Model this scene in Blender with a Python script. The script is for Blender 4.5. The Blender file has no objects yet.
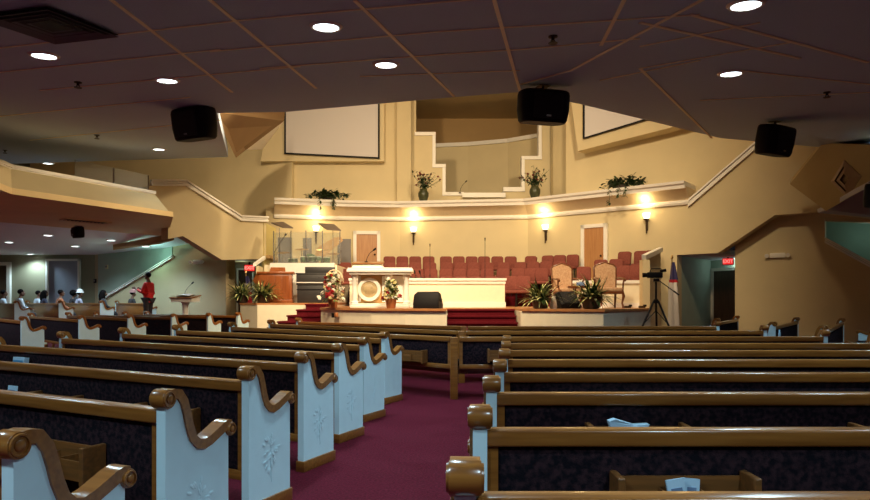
import bpy, bmesh, math, random
from mathutils import Vector, Matrix
random.seed(7)
PI = math.pi
S = bpy.context.scene
COL = S.collection
F, CX, CY, EYE = 640.0, 435.0, 300.0, 1.24

def W(px, py, d):
    return Vector(((px-CX)/F*d, d, EYE-(py-CY)/F*d))
def WH(px, py, z):                       # on a level plane
    return W(px, py, (z-EYE)*F/(CY-py))
CEIL_A, CEIL_B = 3.35, 0.10
def WC(px, py, off=0):                   # on the sloping ceiling
    d = (CEIL_A-off-EYE)/((CY-py)/F-CEIL_B)
    return W(px, py, d)
RA, RB = 25.55, 0.795                    # right hand wall facet: d = RA - RB*x
def WR(px, py, off=0):
    u = (px-CX)/F
    return W(px, py, (RA+off)/(1+RB*u))

# ------------------------------------------------------------ materials
MATS = {}
def mat(name, col, rough=0.6, var=0.0, scale=8, bump=0.0, bscale=60, metal=0.0, emit=None, estr=0, spec=0.5, col2=None, trans=0, coat=0, lo=.35, hi=.65):
    if name in MATS: return MATS[name]
    m = bpy.data.materials.new(name); m.use_nodes = True
    nt = m.node_tree; b = nt.nodes['Principled BSDF']
    b.inputs['Base Color'].default_value = (*col, 1)
    b.inputs['Roughness'].default_value = rough
    b.inputs['Metallic'].default_value = metal
    b.inputs['Specular IOR Level'].default_value = spec
    b.inputs['Coat Weight'].default_value = coat
    b.inputs['Coat Roughness'].default_value = 0.15
    if trans: b.inputs['Transmission Weight'].default_value = trans
    if emit:
        b.inputs['Emission Color'].default_value = (*emit, 1)
        b.inputs['Emission Strength'].default_value = estr
    tc = nt.nodes.new('ShaderNodeTexCoord')
    if var or col2:
        n = nt.nodes.new('ShaderNodeTexNoise'); n.inputs['Scale'].default_value = scale; n.inputs['Detail'].default_value = 4
        nt.links.new(tc.outputs['Object'], n.inputs['Vector'])
        r = nt.nodes.new('ShaderNodeValToRGB')
        c2 = col2 if col2 else tuple(c*(1-var) for c in col)
        c1 = col if col2 else tuple(min(1, c*(1+var*.5)) for c in col)
        r.color_ramp.elements[0].position = lo; r.color_ramp.elements[0].color = (*c2, 1)
        r.color_ramp.elements[1].position = hi; r.color_ramp.elements[1].color = (*c1, 1)
        nt.links.new(n.outputs['Fac'], r.inputs['Fac'])
        nt.links.new(r.outputs['Color'], b.inputs['Base Color'])
    if bump:
        n2 = nt.nodes.new('ShaderNodeTexNoise'); n2.inputs['Scale'].default_value = bscale; n2.inputs['Detail'].default_value = 3
        nt.links.new(tc.outputs['Object'], n2.inputs['Vector'])
        bp = nt.nodes.new('ShaderNodeBump'); bp.inputs['Strength'].default_value = bump; bp.inputs['Distance'].default_value = 0.01
        nt.links.new(n2.outputs['Fac'], bp.inputs['Height'])
        nt.links.new(bp.outputs['Normal'], b.inputs['Normal'])
    MATS[name] = m
    return m
def wood(name, c1, c2, rough=0.3, coat=0.4, sc=(2, 30, 30)):
    if name in MATS: return MATS[name]
    m = mat(name, c1, rough, coat=coat)
    nt = m.node_tree; b = nt.nodes['Principled BSDF']
    tc = nt.nodes.new('ShaderNodeTexCoord'); mp = nt.nodes.new('ShaderNodeMapping'); mp.inputs['Scale'].default_value = sc
    n = nt.nodes.new('ShaderNodeTexNoise'); n.inputs['Scale'].default_value = 1.5; n.inputs['Detail'].default_value = 5
    r = nt.nodes.new('ShaderNodeValToRGB')
    r.color_ramp.elements[0].position = .3; r.color_ramp.elements[0].color = (*c2, 1)
    r.color_ramp.elements[1].position = .7; r.color_ramp.elements[1].color = (*c1, 1)
    nt.links.new(tc.outputs['Object'], mp.inputs['Vector']); nt.links.new(mp.outputs['Vector'], n.inputs['Vector'])
    nt.links.new(n.outputs['Fac'], r.inputs['Fac']); nt.links.new(r.outputs['Color'], b.inputs['Base Color'])
    return m

M_wall = mat('wall_paint', (.69, .57, .335), .75, var=.04, scale=1.2, bump=.05, bscale=90)
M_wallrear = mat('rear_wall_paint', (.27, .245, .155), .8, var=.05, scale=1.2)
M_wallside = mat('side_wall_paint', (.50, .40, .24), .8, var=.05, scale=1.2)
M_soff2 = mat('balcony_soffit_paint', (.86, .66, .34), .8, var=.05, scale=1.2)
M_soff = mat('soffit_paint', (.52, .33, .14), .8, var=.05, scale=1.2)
M_white = mat('white_trim_paint', (.90, .86, .78), .45, var=.02)
M_stagew = mat('stage_front_paint', (.88, .79, .58), .6, var=.03)
M_carpet = mat('hall_carpet', (.118, .009, .021), .95, var=.35, scale=55, bump=.6, bscale=300, spec=.1)
M_step = mat('red_step_carpet', (.135, .009, .016), .95, var=.25, scale=60, bump=.5, bscale=300, spec=.1)
M_stagefl = mat('stage_floor', (.50, .22, .08), .35, var=.15, scale=6)
M_ceil = mat('ceiling_tile', (.50, .62, .78), .9, var=.08, scale=140, bump=.25, bscale=200, spec=.15)
M_grid = mat('ceiling_bar_paint', (.95, .86, .62), .6)
M_ceil2 = mat('lower_ceiling', (.88, .90, .97), .9, var=.05, scale=60)
M_rail = wood('pew_oak', (.33, .125, .024), (.20, .066, .010), .28, .5)
M_uph = mat('pew_fabric', (.006, .005, .008), .95, col2=(.034, .016, .020), scale=42, bump=.4, bscale=200, spec=.1, lo=.36, hi=.60)
M_pwhite = mat('pew_end_paint', (.66, .88, .94), .55, var=.03, bump=.04, bscale=30)
M_seatw = wood('seat_wood', (.26, .095, .022), (.13, .055, .015), .4, .2)
M_door = wood('door_wood', (.52, .26, .10), (.42, .19, .065), .4, .2, (14, 14, 1.2))
M_ddoor = wood('dark_door_wood', (.075, .035, .018), (.045, .02, .01), .5, .1, (14, 14, 1.2))
M_choir = mat('burgundy_fabric', (.225, .066, .050), .9, var=.2, scale=40, bump=.3, bscale=250, spec=.15)
M_black = mat('black_plastic', (.008, .007, .008), .6, spec=.2, bump=.1, bscale=200)
M_blackm = mat('black_metal', (.015, .014, .015), .4, metal=.6)
M_grille = mat('speaker_grille', (.010, .009, .010), .75, bump=.6, bscale=400)
M_chrome = mat('chrome', (.6, .6, .6), .25, metal=1)
M_brass = mat('brass', (.65, .42, .16), .3, metal=1)
M_bronze = mat('dark_bronze', (.07, .04, .02), .45, metal=.7)
M_lamp = mat('lamp_diffuser', (1, 1, 1), .5, emit=(.80, .95, 1.0), estr=9)
M_sconce = mat('sconce_glass', (1, .9, .7), .4, emit=(1, .80, .45), estr=5)
M_leaf = mat('leaf_green', (.035, .085, .018), .5, col2=(.012, .03, .008), scale=9)
M_leafy = mat('leaf_variegated', (.85, .80, .38), .5, col2=(.12, .20, .04), scale=16)
M_pot = mat('dark_pot', (.05, .03, .02), .5, var=.2)
M_terra = mat('terracotta', (.45, .17, .06), .6, var=.15)
M_screen = mat('projection_screen', (.66, .62, .60), .8)
M_teal = mat('stair_wall_paint', (.38, .46, .38), .8, var=.05, scale=2)
M_grey = mat('acoustic_foam', (.20, .19, .19), .9, bump=.7, bscale=40)
M_exit = mat('exit_face', (.30, .01, .01), .5, emit=(1, .03, .03), estr=.8)
M_exitl = mat('exit_letters', (1, .6, .55), .5, emit=(1, .30, .26), estr=1.0)
M_paper = mat('paper', (.50, .70, .85), .8, var=.05)
M_paperd = mat('booklet_cover', (.16, .24, .38), .7, var=.2, scale=30)
M_skin = mat('skin_brown', (.14, .055, .028), .5, var=.1)
M_hair = mat('hair_black', (.008, .006, .006), .9, spec=.08, bump=.5, bscale=80)
M_red = mat('red_jacket', (.62, .012, .012), .7, var=.15, scale=20)

# ------------------------------------------------------------ mesh builder
class MB:
    def __init__(s): s.V = []; s.F = []
    def add(s, V, Fs, M=None):
        o = len(s.V)
        s.V += [tuple(M @ Vector(v)) if M else tuple(v) for v in V]
        s.F += [tuple(i+o for i in f) for f in Fs]; return s
    def box(s, x0, x1, y0, y1, z0, z1, M=None):
        V = [(x0,y0,z0),(x1,y0,z0),(x1,y1,z0),(x0,y1,z0),(x0,y0,z1),(x1,y0,z1),(x1,y1,z1),(x0,y1,z1)]
        return s.add(V, [(3,2,1,0),(4,5,6,7),(0,1,5,4),(1,2,6,5),(2,3,7,6),(3,0,4,7)], M)
    def rbox(s, x0, x1, y0, y1, z0, z1, r=.01, seg=2, M=None):
        bm = bmesh.new(); bmesh.ops.create_cube(bm, size=1)
        for v in bm.verts:
            v.co = Vector(((x0+x1)/2+v.co.x*(x1-x0), (y0+y1)/2+v.co.y*(y1-y0), (z0+z1)/2+v.co.z*(z1-z0)))
        bmesh.ops.bevel(bm, geom=bm.edges[:], offset=r, segments=seg, profile=.5, affect='EDGES')
        bm.verts.index_update()
        s.add([v.co[:] for v in bm.verts], [[v.index for v in f.verts] for f in bm.faces], M); bm.free(); return s
    def prism(s, pts, vec, M=None):      # polygon of 3d points pushed along vec
        n = len(pts); vec = Vector(vec)
        V = [Vector(p) for p in pts]+[Vector(p)+vec for p in pts]
        Fs = [tuple(range(n)), tuple(range(2*n-1, n-1, -1))]+[(i, i+n, (i+1) % n+n, (i+1) % n) for i in range(n)]
        return s.add(V, Fs, M)
    def tube(s, pts, r, n=8, M=None, caps=True):
        pts = [Vector(p) for p in pts]; k = len(pts)
        rs = r if isinstance(r, (list, tuple)) else [r]*k
        V = []; Fs = []; up = None
        for i, p in enumerate(pts):
            t = (pts[min(i+1, k-1)]-pts[max(i-1, 0)]).normalized()
            if up is None:
                up = Vector((0,0,1)) if abs(t.z) < .9 else Vector((1,0,0))
            a = t.cross(up).normalized(); b = a.cross(t); up = b
            for j in range(n):
                q = 2*PI*j/n; V.append(p+(a*math.cos(q)+b*math.sin(q))*rs[i])
        for i in range(k-1):
            for j in range(n):
                Fs.append((i*n+j, i*n+(j+1) % n, (i+1)*n+(j+1) % n, (i+1)*n+j))
        if caps:
            Fs.append(tuple(range(n-1, -1, -1))); Fs.append(tuple((k-1)*n+j for j in range(n)))
        return s.add(V, Fs, M)
    def lathe(s, prof, n=20, c=(0,0,0), M=None):
        V = []; Fs = []; k = len(prof)
        for r, z in prof:
            for j in range(n):
                q = 2*PI*j/n; V.append((c[0]+r*math.cos(q), c[1]+r*math.sin(q), c[2]+z))
        for i in range(k-1):
            for j in range(n):
                Fs.append((i*n+j, i*n+(j+1) % n, (i+1)*n+(j+1) % n, (i+1)*n+j))
        Fs.append(tuple(range(n-1, -1, -1))); Fs.append(tuple((k-1)*n+j for j in range(n)))
        return s.add(V, Fs, M)
    def ball(s, c, r, n=12, m=8, M=None):
        if not isinstance(r, (list, tuple)): r = (r, r, r)
        V = [(c[0], c[1], c[2]-r[2])]; Fs = []
        for i in range(1, m):
            a = -PI/2+PI*i/m
            for j in range(n):
                q = 2*PI*j/n; V.append((c[0]+r[0]*math.cos(a)*math.cos(q), c[1]+r[1]*math.cos(a)*math.sin(q), c[2]+r[2]*math.sin(a)))
        V.append((c[0], c[1], c[2]+r[2]))
        for j in range(n):
            Fs.append((0, 1+(j+1) % n, 1+j))
            for i in range(m-2): Fs.append((1+i*n+j, 1+i*n+(j+1) % n, 1+(i+1)*n+(j+1) % n, 1+(i+1)*n+j))
            Fs.append((1+(m-2)*n+j, 1+(m-2)*n+(j+1) % n, len(V)-1))
        return s.add(V, Fs, M)
    def ribbon(s, pts, th, x0, x1, M=None):     # curve in the yz plane with thickness th, extruded in x
        pts = [Vector((0, p[0], p[1])) for p in pts]; k = len(pts); A = []; B = []
        for i, p in enumerate(pts):
            t = (pts[min(i+1, k-1)]-pts[max(i-1, 0)]).normalized(); nn = Vector((0, -t.z, t.y))
            A.append(p+nn*th/2); B.append(p-nn*th/2)
        for i in range(k-1):
            q = [A[i], A[i+1], B[i+1], B[i]]
            V = [(x0, v.y, v.z) for v in q]+[(x1, v.y, v.z) for v in q]
            Fs = [(0,1,2,3),(7,6,5,4),(0,4,5,1),(2,6,7,3)]
            if i == 0: Fs.append((3,7,4,0))
            if i == k-2: Fs.append((1,5,6,2))
            s.add(V, Fs, M)
        return s
    def mesh(s, name, m, smooth=True):
        me = bpy.data.meshes.new(name); me.from_pydata(s.V, [], s.F)
        bm = bmesh.new(); bm.from_mesh(me); bmesh.ops.remove_doubles(bm, verts=bm.verts, dist=1e-5)
        bmesh.ops.recalc_face_normals(bm, faces=bm.faces)
        if smooth:
            for e in bm.edges:
                e.smooth = len(e.link_faces) == 2 and e.calc_face_angle(0) < .7
            for f in bm.faces: f.smooth = True
        bm.to_mesh(me); bm.free()
        me.materials.append(m); return me
    def build(s, name, m, parent=None, loc=None, smooth=True):
        return link(name, s.mesh(name, m, smooth), parent, loc)
def link(name, me, parent=None, loc=None, rot=None):
    o = bpy.data.objects.new(name, me); COL.objects.link(o)
    if parent: o.parent = parent
    if loc is not None: o.location = loc
    if rot is not None: o.rotation_euler = rot
    return o
def thing(name, label, cat, loc=(0,0,0), rz=0, group=None):
    o = bpy.data.objects.new(name, None); COL.objects.link(o); o.location = loc; o.rotation_euler = (0,0,rz)
    o.empty_display_size = .1
    return tag(o, label, cat, group)
def tag(o, label, cat, group=None):
    o['label'] = label; o['category'] = cat
    if group: o['group'] = group
    return o
def struct(name, mb, m, smooth=False, parent=None):
    o = mb.build(name, m, parent, smooth=smooth)
    if not parent: o['kind'] = 'structure'
    return o
def dup(root, loc, rz, label, group=None):
    r = root.copy(); COL.objects.link(r); r.location = loc; r.rotation_euler = (0,0,rz); r['label'] = label
    if group: r['group'] = group
    for ch in list(root.children):
        c = ch.copy(); COL.objects.link(c); c.parent = r
        for g in ch.children:
            d = g.copy(); COL.objects.link(d); d.parent = c
    return r
ORD = ['first','second','third','fourth','fifth','sixth','seventh','eighth','ninth','tenth','eleventh','twelfth','thirteenth']

# ------------------------------------------------------------ setting: floors
struct('floor', MB().box(-17, 16, -7, 27, -.2, 0), M_carpet)
RAISE = .36
struct('floor_side_left', MB().prism([(-5.9,19.35,0),(-8.2,19.35,0),(-10.2,17.7,0),(-12.2,17.0,0),(-16.9,17.0,0),(-16.9,26,0),(-5.9,26,0)], (0,0,RAISE)), M_carpet)
STG, STGL = 1.05, 1.16
# centre stage, right wing, left wing
ctr = [(-2.85,16.0),(-2.2,15.25),(-1.45,14.6),(-.66,14.2),(.26,14.0),(.26,15.0),(1.86,15.0),(1.86,13.9),(3.42,13.0),(5.05,15.0),(5.3,15.9),(5.3,19.0),(6.0,21),(-3.4,23),(-2.85,18)]
def slab(poly, z0, z1): return MB().prism([(x,y,z0) for x,y in poly], (0,0,z1-z0))
struct('stage_floor_front', slab(ctr, 0, STG-.05), M_stagew)
ext = [(x, y) for x, y in ctr]
def grow(poly, r):
    cx = sum(p[0] for p in poly)/len(poly); cy = sum(p[1] for p in poly)/len(poly)
    return [(x+(r if x > cx else -r)*.3, y-(r if y < 16.5 else 0)) for x, y in poly]
struct('stage_floor', slab(grow(ctr, .05), STG-.05, STG), M_stagefl)
lw = [(-5.25,17.25),(-4.65,16.75),(-3.40,17.2),(-3.40,18.0),(-2.86,18.0),(-2.86,22.9),(-5.6,22.0)]
struct('stage_wing_left_front', slab(lw, 0, STGL-.05), M_stagew)
struct('stage_wing_left', slab(grow(lw, .05), STGL-.05, STGL), M_stagefl)
mb = MB()
for k in range(7):                       # red carpet steps up the middle
    z1 = STG-.02-k*.14; y1 = 15.0-.27*k
    mb.box(.30-.045*k, 1.83, y1-.27, y1, 0, z1)
    mb.box(.28-.045*k, 1.84, y1-.30, y1-.25, z1-.04, z1)
struct('trim_centre_steps', mb, M_step)
mb = MB()
for k in range(7):                       # red carpet steps on the left
    z1 = STGL-.02-k*.145; y1 = 17.2-.27*k
    mb.box(-3.42-.2*k*.9, -2.88-.02*k, y1-.27, y1+.2, 0, z1)
    mb.box(-3.44-.2*k*.9, -2.88-.02*k, y1-.30, y1-.25, z1-.04, z1)
struct('trim_side_steps', mb, M_step)

# ------------------------------------------------------------ walls round the choir
A_, B_, C_, D_, E_ = W(266,300,22.6), W(345,300,23.3), W(400,300,23.5), W(528,300,22.9), WR(690,300)
poly = [A_, B_, C_, D_, E_]
def wallbox(p, q, z0, z1, th=.3):
    d = Vector((q.x-p.x, q.y-p.y, 0)).normalized(); n = Vector((-d.y, d.x, 0))   # away from the camera
    return MB().prism([(p.x,p.y,z0),(q.x,q.y,z0),(q.x,q.y,z1),(p.x,p.y,z1)], n*th)
LED = 4.2
for nm, p, q in (('wall_choir_left', A_, B_), ('wall_choir_middle', B_, C_), ('wall_choir_centre', C_, D_)):
    struct(nm, wallbox(p, q, 0, LED+.3), M_wall)
# right hand wall: one facet with the raking top and the soffit line of the stair
rn = Vector((RB, 1, 0)).normalized()
rpts = [D_ + Vector((0,0,-1.24)), WR(677,360), WR(677,255), WR(718,253), WR(775,215), WR(825,212), WR(905,222), WR(905,20), WR(752,150), WR(690,203)]
pD = Vector((D_.x, D_.y, LED+.25)); rpts[0].z = 0; rpts[1].z = 0
rpts.append(pD)
struct('wall_right', MB().prism(rpts, rn*.45), M_wall)
# shelf cornice along the choir wall
def sweep(path, prof, m, name):
    n = len(path); V = []; Fs = []; k = len(prof)
    for i, p in enumerate(path):
        d1 = (path[i]-path[i-1]) if i else (path[1]-path[0]); d2 = (path[i+1]-path[i]) if i < n-1 else d1
        n1 = Vector((d1.y,-d1.x,0)).normalized(); n2 = Vector((d2.y,-d2.x,0)).normalized()
        nn = (n1+n2).normalized(); nn = nn/max(.3, nn.dot(n1))
        for a, z in prof: V.append((p.x+nn.x*a, p.y+nn.y*a, z))
    for i in range(n-1):
        for j in range(k): Fs.append((i*k+j, i*k+(j+1) % k, (i+1)*k+(j+1) % k, (i+1)*k+j))
    Fs.append(tuple(range(k))); Fs.append(tuple((n-1)*k+j for j in range(k)))
    o = MB().add(V, Fs).build(name, m, smooth=False); o['kind'] = 'structure'; return o
lp = [A_.lerp(B_, .1), B_, C_, D_, E_]
sweep(lp, [(-.1,LED-.06),(.07,LED-.06),(.10,LED),(.10,LED+.05),(.06,LED+.08),(-.1,LED+.08)], M_white, 'trim_1')
sweep(lp, [(-.7,LED+.08),(.05,LED+.08),(.42,LED+.40),(.42,LED+.44),(-.7,LED+.44)], mat('ledge_paint', (.74,.58,.37), .7, var=.03), 'trim_2')
sweep(lp, [(-.72,LED+.441),(.40,LED+.441),(.46,LED+.37),(.50,LED+.37),(.52,LED+.46),(.58,LED+.50),(.60,LED+.58),(-.72,LED+.58)], M_white, 'trim_3')
def rake(pa, pb, n, h, t, name, m):       # board on a wall, pa->pb, height h, standing off t along n
    mb = MB()
    for (dz, hh, tt) in ((0, h*.35, t), (h*.42, h*.25, t*.6), (h*.72, h*.28, t*1.2)):
        a = Vector(pa)+Vector((0,0,dz)); b = Vector(pb)+Vector((0,0,dz))
        mb.prism([a, b, b+Vector((0,0,hh)), a+Vector((0,0,hh))], n*tt)
        mb.prism([a, b, b+Vector((0,0,hh)), a+Vector((0,0,hh))], -n*.02)
    o = mb.build(name, m, smooth=False); o['kind'] = 'structure'
rake(WR(689,207), WR(752,153), -rn, .22, .10, 'trim_4', M_white)
rake(WR(752,153), WR(850,70), -rn, .22, .10, 'trim_5', M_white)

# doors in the choir wall
def door_struct(idx, pbl, pbr, ztop, m, frame=.12, knob_right=True, z0=1.0):
    d = Vector((pbr.x-pbl.x, pbr.y-pbl.y, 0)); wd = d.length; a = math.atan2(d.y, d.x)
    M = Matrix.Translation(Vector((pbl.x, pbl.y, 0))) @ Matrix.Rotation(a, 4, 'Z')
    r = MB().box(0, wd, -.05, .02, z0, ztop, M).box(.09, wd-.09, -.055, -.03, z0+.2, z0+.25, M).build('door_%d' % idx, m, smooth=False)
    r['kind'] = 'structure'
    MB().box(-frame, 0, -.09, .02, z0, ztop+frame, M).box(wd, wd+frame, -.09, .02, z0, ztop+frame, M).box(-frame, wd+frame, -.09, .02, ztop, ztop+frame, M).build('door_frame', M_white, r, smooth=False)
    kx = wd-.09 if knob_right else .09
    MB().ball((kx, -.10, z0+1.0), .035, M=M).tube([(kx,-.05,z0+1.0),(kx,-.1,z0+1.0)], .015, M=M).build('door_knob', M_bronze, r)
    return r
pl = B_.lerp(C_, .22); pr = B_.lerp(C_, .55)
door_struct(1, W(356.5,300,23.33), W(377,300,23.42), 1.24+65.5*23.4/640, M_door, z0=1.9)
door_struct(2, WR(585,300,-.05), WR(604.5,300,-.05), WR(594,228).z, M_door, z0=1.7)

# upper walls
UZ = 9.6
struct('wall_upper_left', wallbox(W(30,300,25.5), W(292,300,23.6), 3.0, UZ), M_wall)
struct('wall_upper_screen', wallbox(W(284,300,23.8), W(409,300,24.2), LED+.4, UZ), M_wall)
dC = 24.6
def U(px, py, d=dC): return W(px, py, d)
cut = [(380,15),(380,225),(600,225),(600,15),(540,15),(540,158),(523,159),(523,189),(505,190),(505,198),(462,198),(462,194),(444,194),(444,166),(434,166),(434,134),(416,134),(416,15)]
struct('wall_upper_centre', MB().prism([U(*p) for p in cut], (0,.3,0)), M_wall)
def edge_trim(pts, w, d, name):           # flat white boards along a stepped edge, seen from the front
    mb = MB()
    for (a, b) in zip(pts[:-1], pts[1:]):
        A = U(*a, d); B = U(*b, d); lo = Vector((min(A.x,B.x)-w/2, d-.06, min(A.z,B.z)-w/2)); hi = Vector((max(A.x,B.x)+w/2, d+.34, max(A.z,B.z)+w/2))
        e_ = .006 if abs(A.x-B.x) < .05 else 0
        mb.box(lo.x+e_, hi.x-e_, lo.y+e_*2, hi.y-e_, lo.z+e_, hi.z-e_)
    o = mb.build(name, M_white, smooth=False); o['kind'] = 'structure'
edge_trim([(416.5,134),(434,134),(434,166),(444,166),(444,194),(462,194)], .13, dC, 'trim_6')
edge_trim([(540,80),(540,158),(523,158),(523,189),(505,190)], .13, dC, 'trim_7')
struct('trim_8', MB().box(U(462,0).x, U(505,0).x, dC-.2, dC-.03, U(0,198).z, U(0,193.5).z), M_white)
bp = [W(428,300,28.0), W(468,300,27.7), W(508,300,27.1), W(548,300,26.0)]
for i in range(3):
    h0 = W(0,(145,141.5,138.5)[i],bp[i].y).z
    struct(('wall_baptistry_left','wall_baptistry_centre','wall_baptistry_right')[i], wallbox(bp[i], bp[i+1], 4.3, 7.95, .2), M_wall)
sweep(bp, [(-.1,7.9),(.08,7.9),(.12,8.05),(-.1,8.05)], M_white, 'trim_9')
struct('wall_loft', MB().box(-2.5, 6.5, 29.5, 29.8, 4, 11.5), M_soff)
struct('wall_upper_column', MB().prism([W(553,10,23.9), W(553,225,23.9), W(570,225,23.2), W(570,10,23.2)], (0,.4,0)), M_wall)
struct('wall_upper_pilaster', MB().prism([W(397,10,23.9), W(397,225,23.9), W(411,225,24.1), W(411,10,24.1)], (0,.4,0)), M_wall)
def UR(px, py): return WR(px, py, .75)
struct('wall_upper_right', MB().prism([UR(566,-20), UR(566,215), UR(690,202), UR(905,190), UR(905,-120)], rn*.3), M_wall)
# raised boxes that hold the two screens
def screen(i, pts, dpt, fn, off, label):
    q = [fn(*p) for p in pts]
    d = (q[1]-q[0]).normalized(); n = Vector((d.y, -d.x, 0)).normalized()
    t = thing('projection_screen', label, 'screen', q[3].lerp(q[2], .5)+n*off)
    L = t.location
    z = [v - L for v in q]
    MB().prism([v+n*(off+.06) for v in z], -n*.03).build('screen_sheet', M_screen, t, smooth=False)
    mb = MB(); cx = sum(z, Vector())/4
    for k in range(4):
        a, b = z[k], z[(k+1) % 4]; ai = a+(a-cx).normalized()*.08; bi = b+(b-cx).normalized()*.08
        mb.prism([v+n*(off+.08) for v in (a, b, bi, ai)], -n*.06)
    mb.build('black_border', M_black, t, smooth=False)
    return n
def FS(px, py):
    a = W(284,300,23.8); b = W(409,300,24.2); u = (px-CX)/F; k = (b.y-a.y)/(b.x-a.x); d = (a.y-k*a.x)/(1-k*u); return W(px, py, d)
def front_box(pts, fn, off, depth, name):
    q = [fn(*p) for p in pts]; d = (q[1]-q[0]).normalized(); n = Vector((d.y,-d.x,0)).normalized()
    struct(name, MB().prism([v+n*off for v in q], -n*depth), M_wall)
front_box([(274,100),(384,100),(384,163),(262,163)], FS, .30, .45, 'wall_screen_bay_left')
front_box([(572,60),(718,70),(718,121),(585,154)], UR, .55, .60, 'wall_screen_bay_right')
screen(1, [(287.5,90),(378,90),(378,159.5),(287.5,155)], 0, FS, .32, 'pale projection screen on the upper wall left of the baptistry opening')
screen(2, [(593,80),(690,80),(690,112),(593,141)], 0, UR, .58, 'slanting pale projection screen on the upper wall right of the baptistry opening')

# choir tiers
def tierline(dz, pts): return [(x, y) for x, y in pts]
def tier(front, z, name):
    pts = [((px-CX)/F*d, d) for px, d in front]
    back = [(D_.x-.1, D_.y-.05), (C_.x, C_.y-.05), (B_.x, B_.y-.05)]
    r2 = WR(660, 300, -.1); back = [(r2.x, r2.y)]+back
    struct(name, slab(pts+back, STG-.02, z), M_step)
tier([(352,19.35),(505,19.35),(545,18.8),(585,18.1),(652,17.2)], 1.34, 'floor_choir_tier_low')
tier([(352,20.4),(505,20.4),(545,19.85),(585,19.1),(656,18.35)], 1.60, 'floor_choir_tier_middle')
tier([(352,21.4),(520,21.4),(560,20.65),(600,19.6),(658,18.75)], 1.87, 'floor_choir_tier_high')
# low walls before the choir
mb = MB().box(-2.2, 1.80, 16.5, 16.65, STG, 1.74)
struct('wall_choir_front', mb, M_stagew)
struct('trim_10', MB().box(-2.22, 1.84, 16.44, 16.70, 1.74, 1.80).box(-2.2, 1.82, 16.46, 16.5, STG, STG+.13).box(-2.2,1.82,16.47,16.5,1.66,1.74), M_white)
struct('wall_choir_front_right', MB().prism([(3.05,16.6,STG),(5.22,16.2,STG),(5.22,16.2,1.66),(3.05,16.6,1.66)], (.03,.15,0)), M_stagew)
struct('trim_11', MB().prism([(3.05,16.56,1.66),(5.22,16.16,1.66),(5.22,16.16,1.74),(3.05,16.56,1.74)], (.03,.2,0)).prism([(3.05,16.57,STG),(5.22,16.17,STG),(5.22,16.17,STG+.12),(3.05,16.57,STG+.12)], (.02,.03,0)), M_white)
pw = [Vector((5.24,16.0,0)), Vector((6.05,18.0,0))]
struct('wall_choir_end', MB().prism([(5.22,15.95,0),(6.42,18.2,0),(6.42,18.2,2.62),(5.22,15.95,2.24)], (-.0,.16,0)).box(5.16,5.34,15.9,16.15,0,2.24), M_wall)
struct('trim_12', MB().prism([(5.12,15.85,2.24),(6.36,18.15,2.62),(6.36,18.15,2.74),(5.12,15.85,2.36)], (.14,.10,0)), M_white)
struct('wall_drum_riser', MB().box(-4.85,-2.95,18.8,18.95,STGL,2.33), M_white)
struct('wall_stage_end_left', MB().prism([(-5.02,17.95,0),(-4.94,17.95,0),(-5.24,20.0,0),(-5.32,20.0,0)], (0,0,2.2)), M_wall)
struct('trim_13', MB().prism([W(253,266,17.9),W(263,259,19.0),W(263,256,19.0),W(253,263.5,17.9)], (.06,.05,0)), M_white)

# ------------------------------------------------------------ left side: balcony, stair wall, lower ceiling, back wall
lip = [Vector((-7.4,9.6,3.24)), Vector((-8.0,12.1,3.24)), Vector((-6.3,15.4,3.24))]
top = [Vector((-8.1,9.8,3.92)), Vector((-8.62,13.0,3.92)), Vector((-7.1,16.2,3.92))]
tip2 = Vector((-8.45,20.2,3.24)); in2 = Vector((-11.2,16.4,3.24))
V = lip+top+[top[0]+Vector((-.25,.1,0)), top[1]+Vector((-.28,.15,0)), top[2]+Vector((-.28,.12,0)), lip[0]+Vector((-.5,.1,.02)), lip[1]+Vector((-.5,.3,.02)), lip[2]+Vector((-.5,.3,.02))]
struct('balcony_front_wall', MB().add(V, [(0,1,4,3),(1,2,5,4),(3,4,7,6),(4,5,8,7),(6,7,10,9),(7,8,11,10),(9,10,1,0),(10,11,2,1),(0,3,6,9),(2,11,8,5)]), M_wall)
mb = MB()
for a, b in ((0,1),(1,2)):
    p, q = top[a], top[b]; n = Vector((q.y-p.y, -(q.x-p.x), 0)).normalized()*(1 if a == 0 else 1)
    for o0, o1, z0, z1 in ((.06,-.34,0,.07),(.03,-.30,-.08,0)):
        mb.prism([p+n*o0+Vector((0,0,z0)), q+n*o0+Vector((0,0,z0)), q+n*o0+Vector((0,0,z1)), p+n*o0+Vector((0,0,z1))], -n*(o0-o1))
struct('trim_14', mb, M_white)
sof = [lip[0], lip[1], lip[2], tip2, in2, Vector((-11.5,9.6,3.24))]
struct('ceiling_balcony_left', MB().prism([v+Vector((0,0,.0)) for v in sof], (0,0,.12)), M_soff2)
q = [in2, tip2, Vector((-6.3,21.2,3.24)), Vector((-6.6,25,2.9)), Vector((-17,25.2,2.9)), Vector((-17,16.4,3.24))]
struct('ceiling_lower_left', MB().prism([v+Vector((0,0,.06)) for v in q], (0,0,.1)), M_ceil2)
wl0, wl1, wl2 = W(-120,300,24.9), W(95,300,24.6), W(228,300,20.9)
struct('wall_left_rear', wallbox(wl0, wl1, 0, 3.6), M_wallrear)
struct('wall_left_lower', wallbox(wl1, wl2, 0, 3.6), M_wallside)
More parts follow.
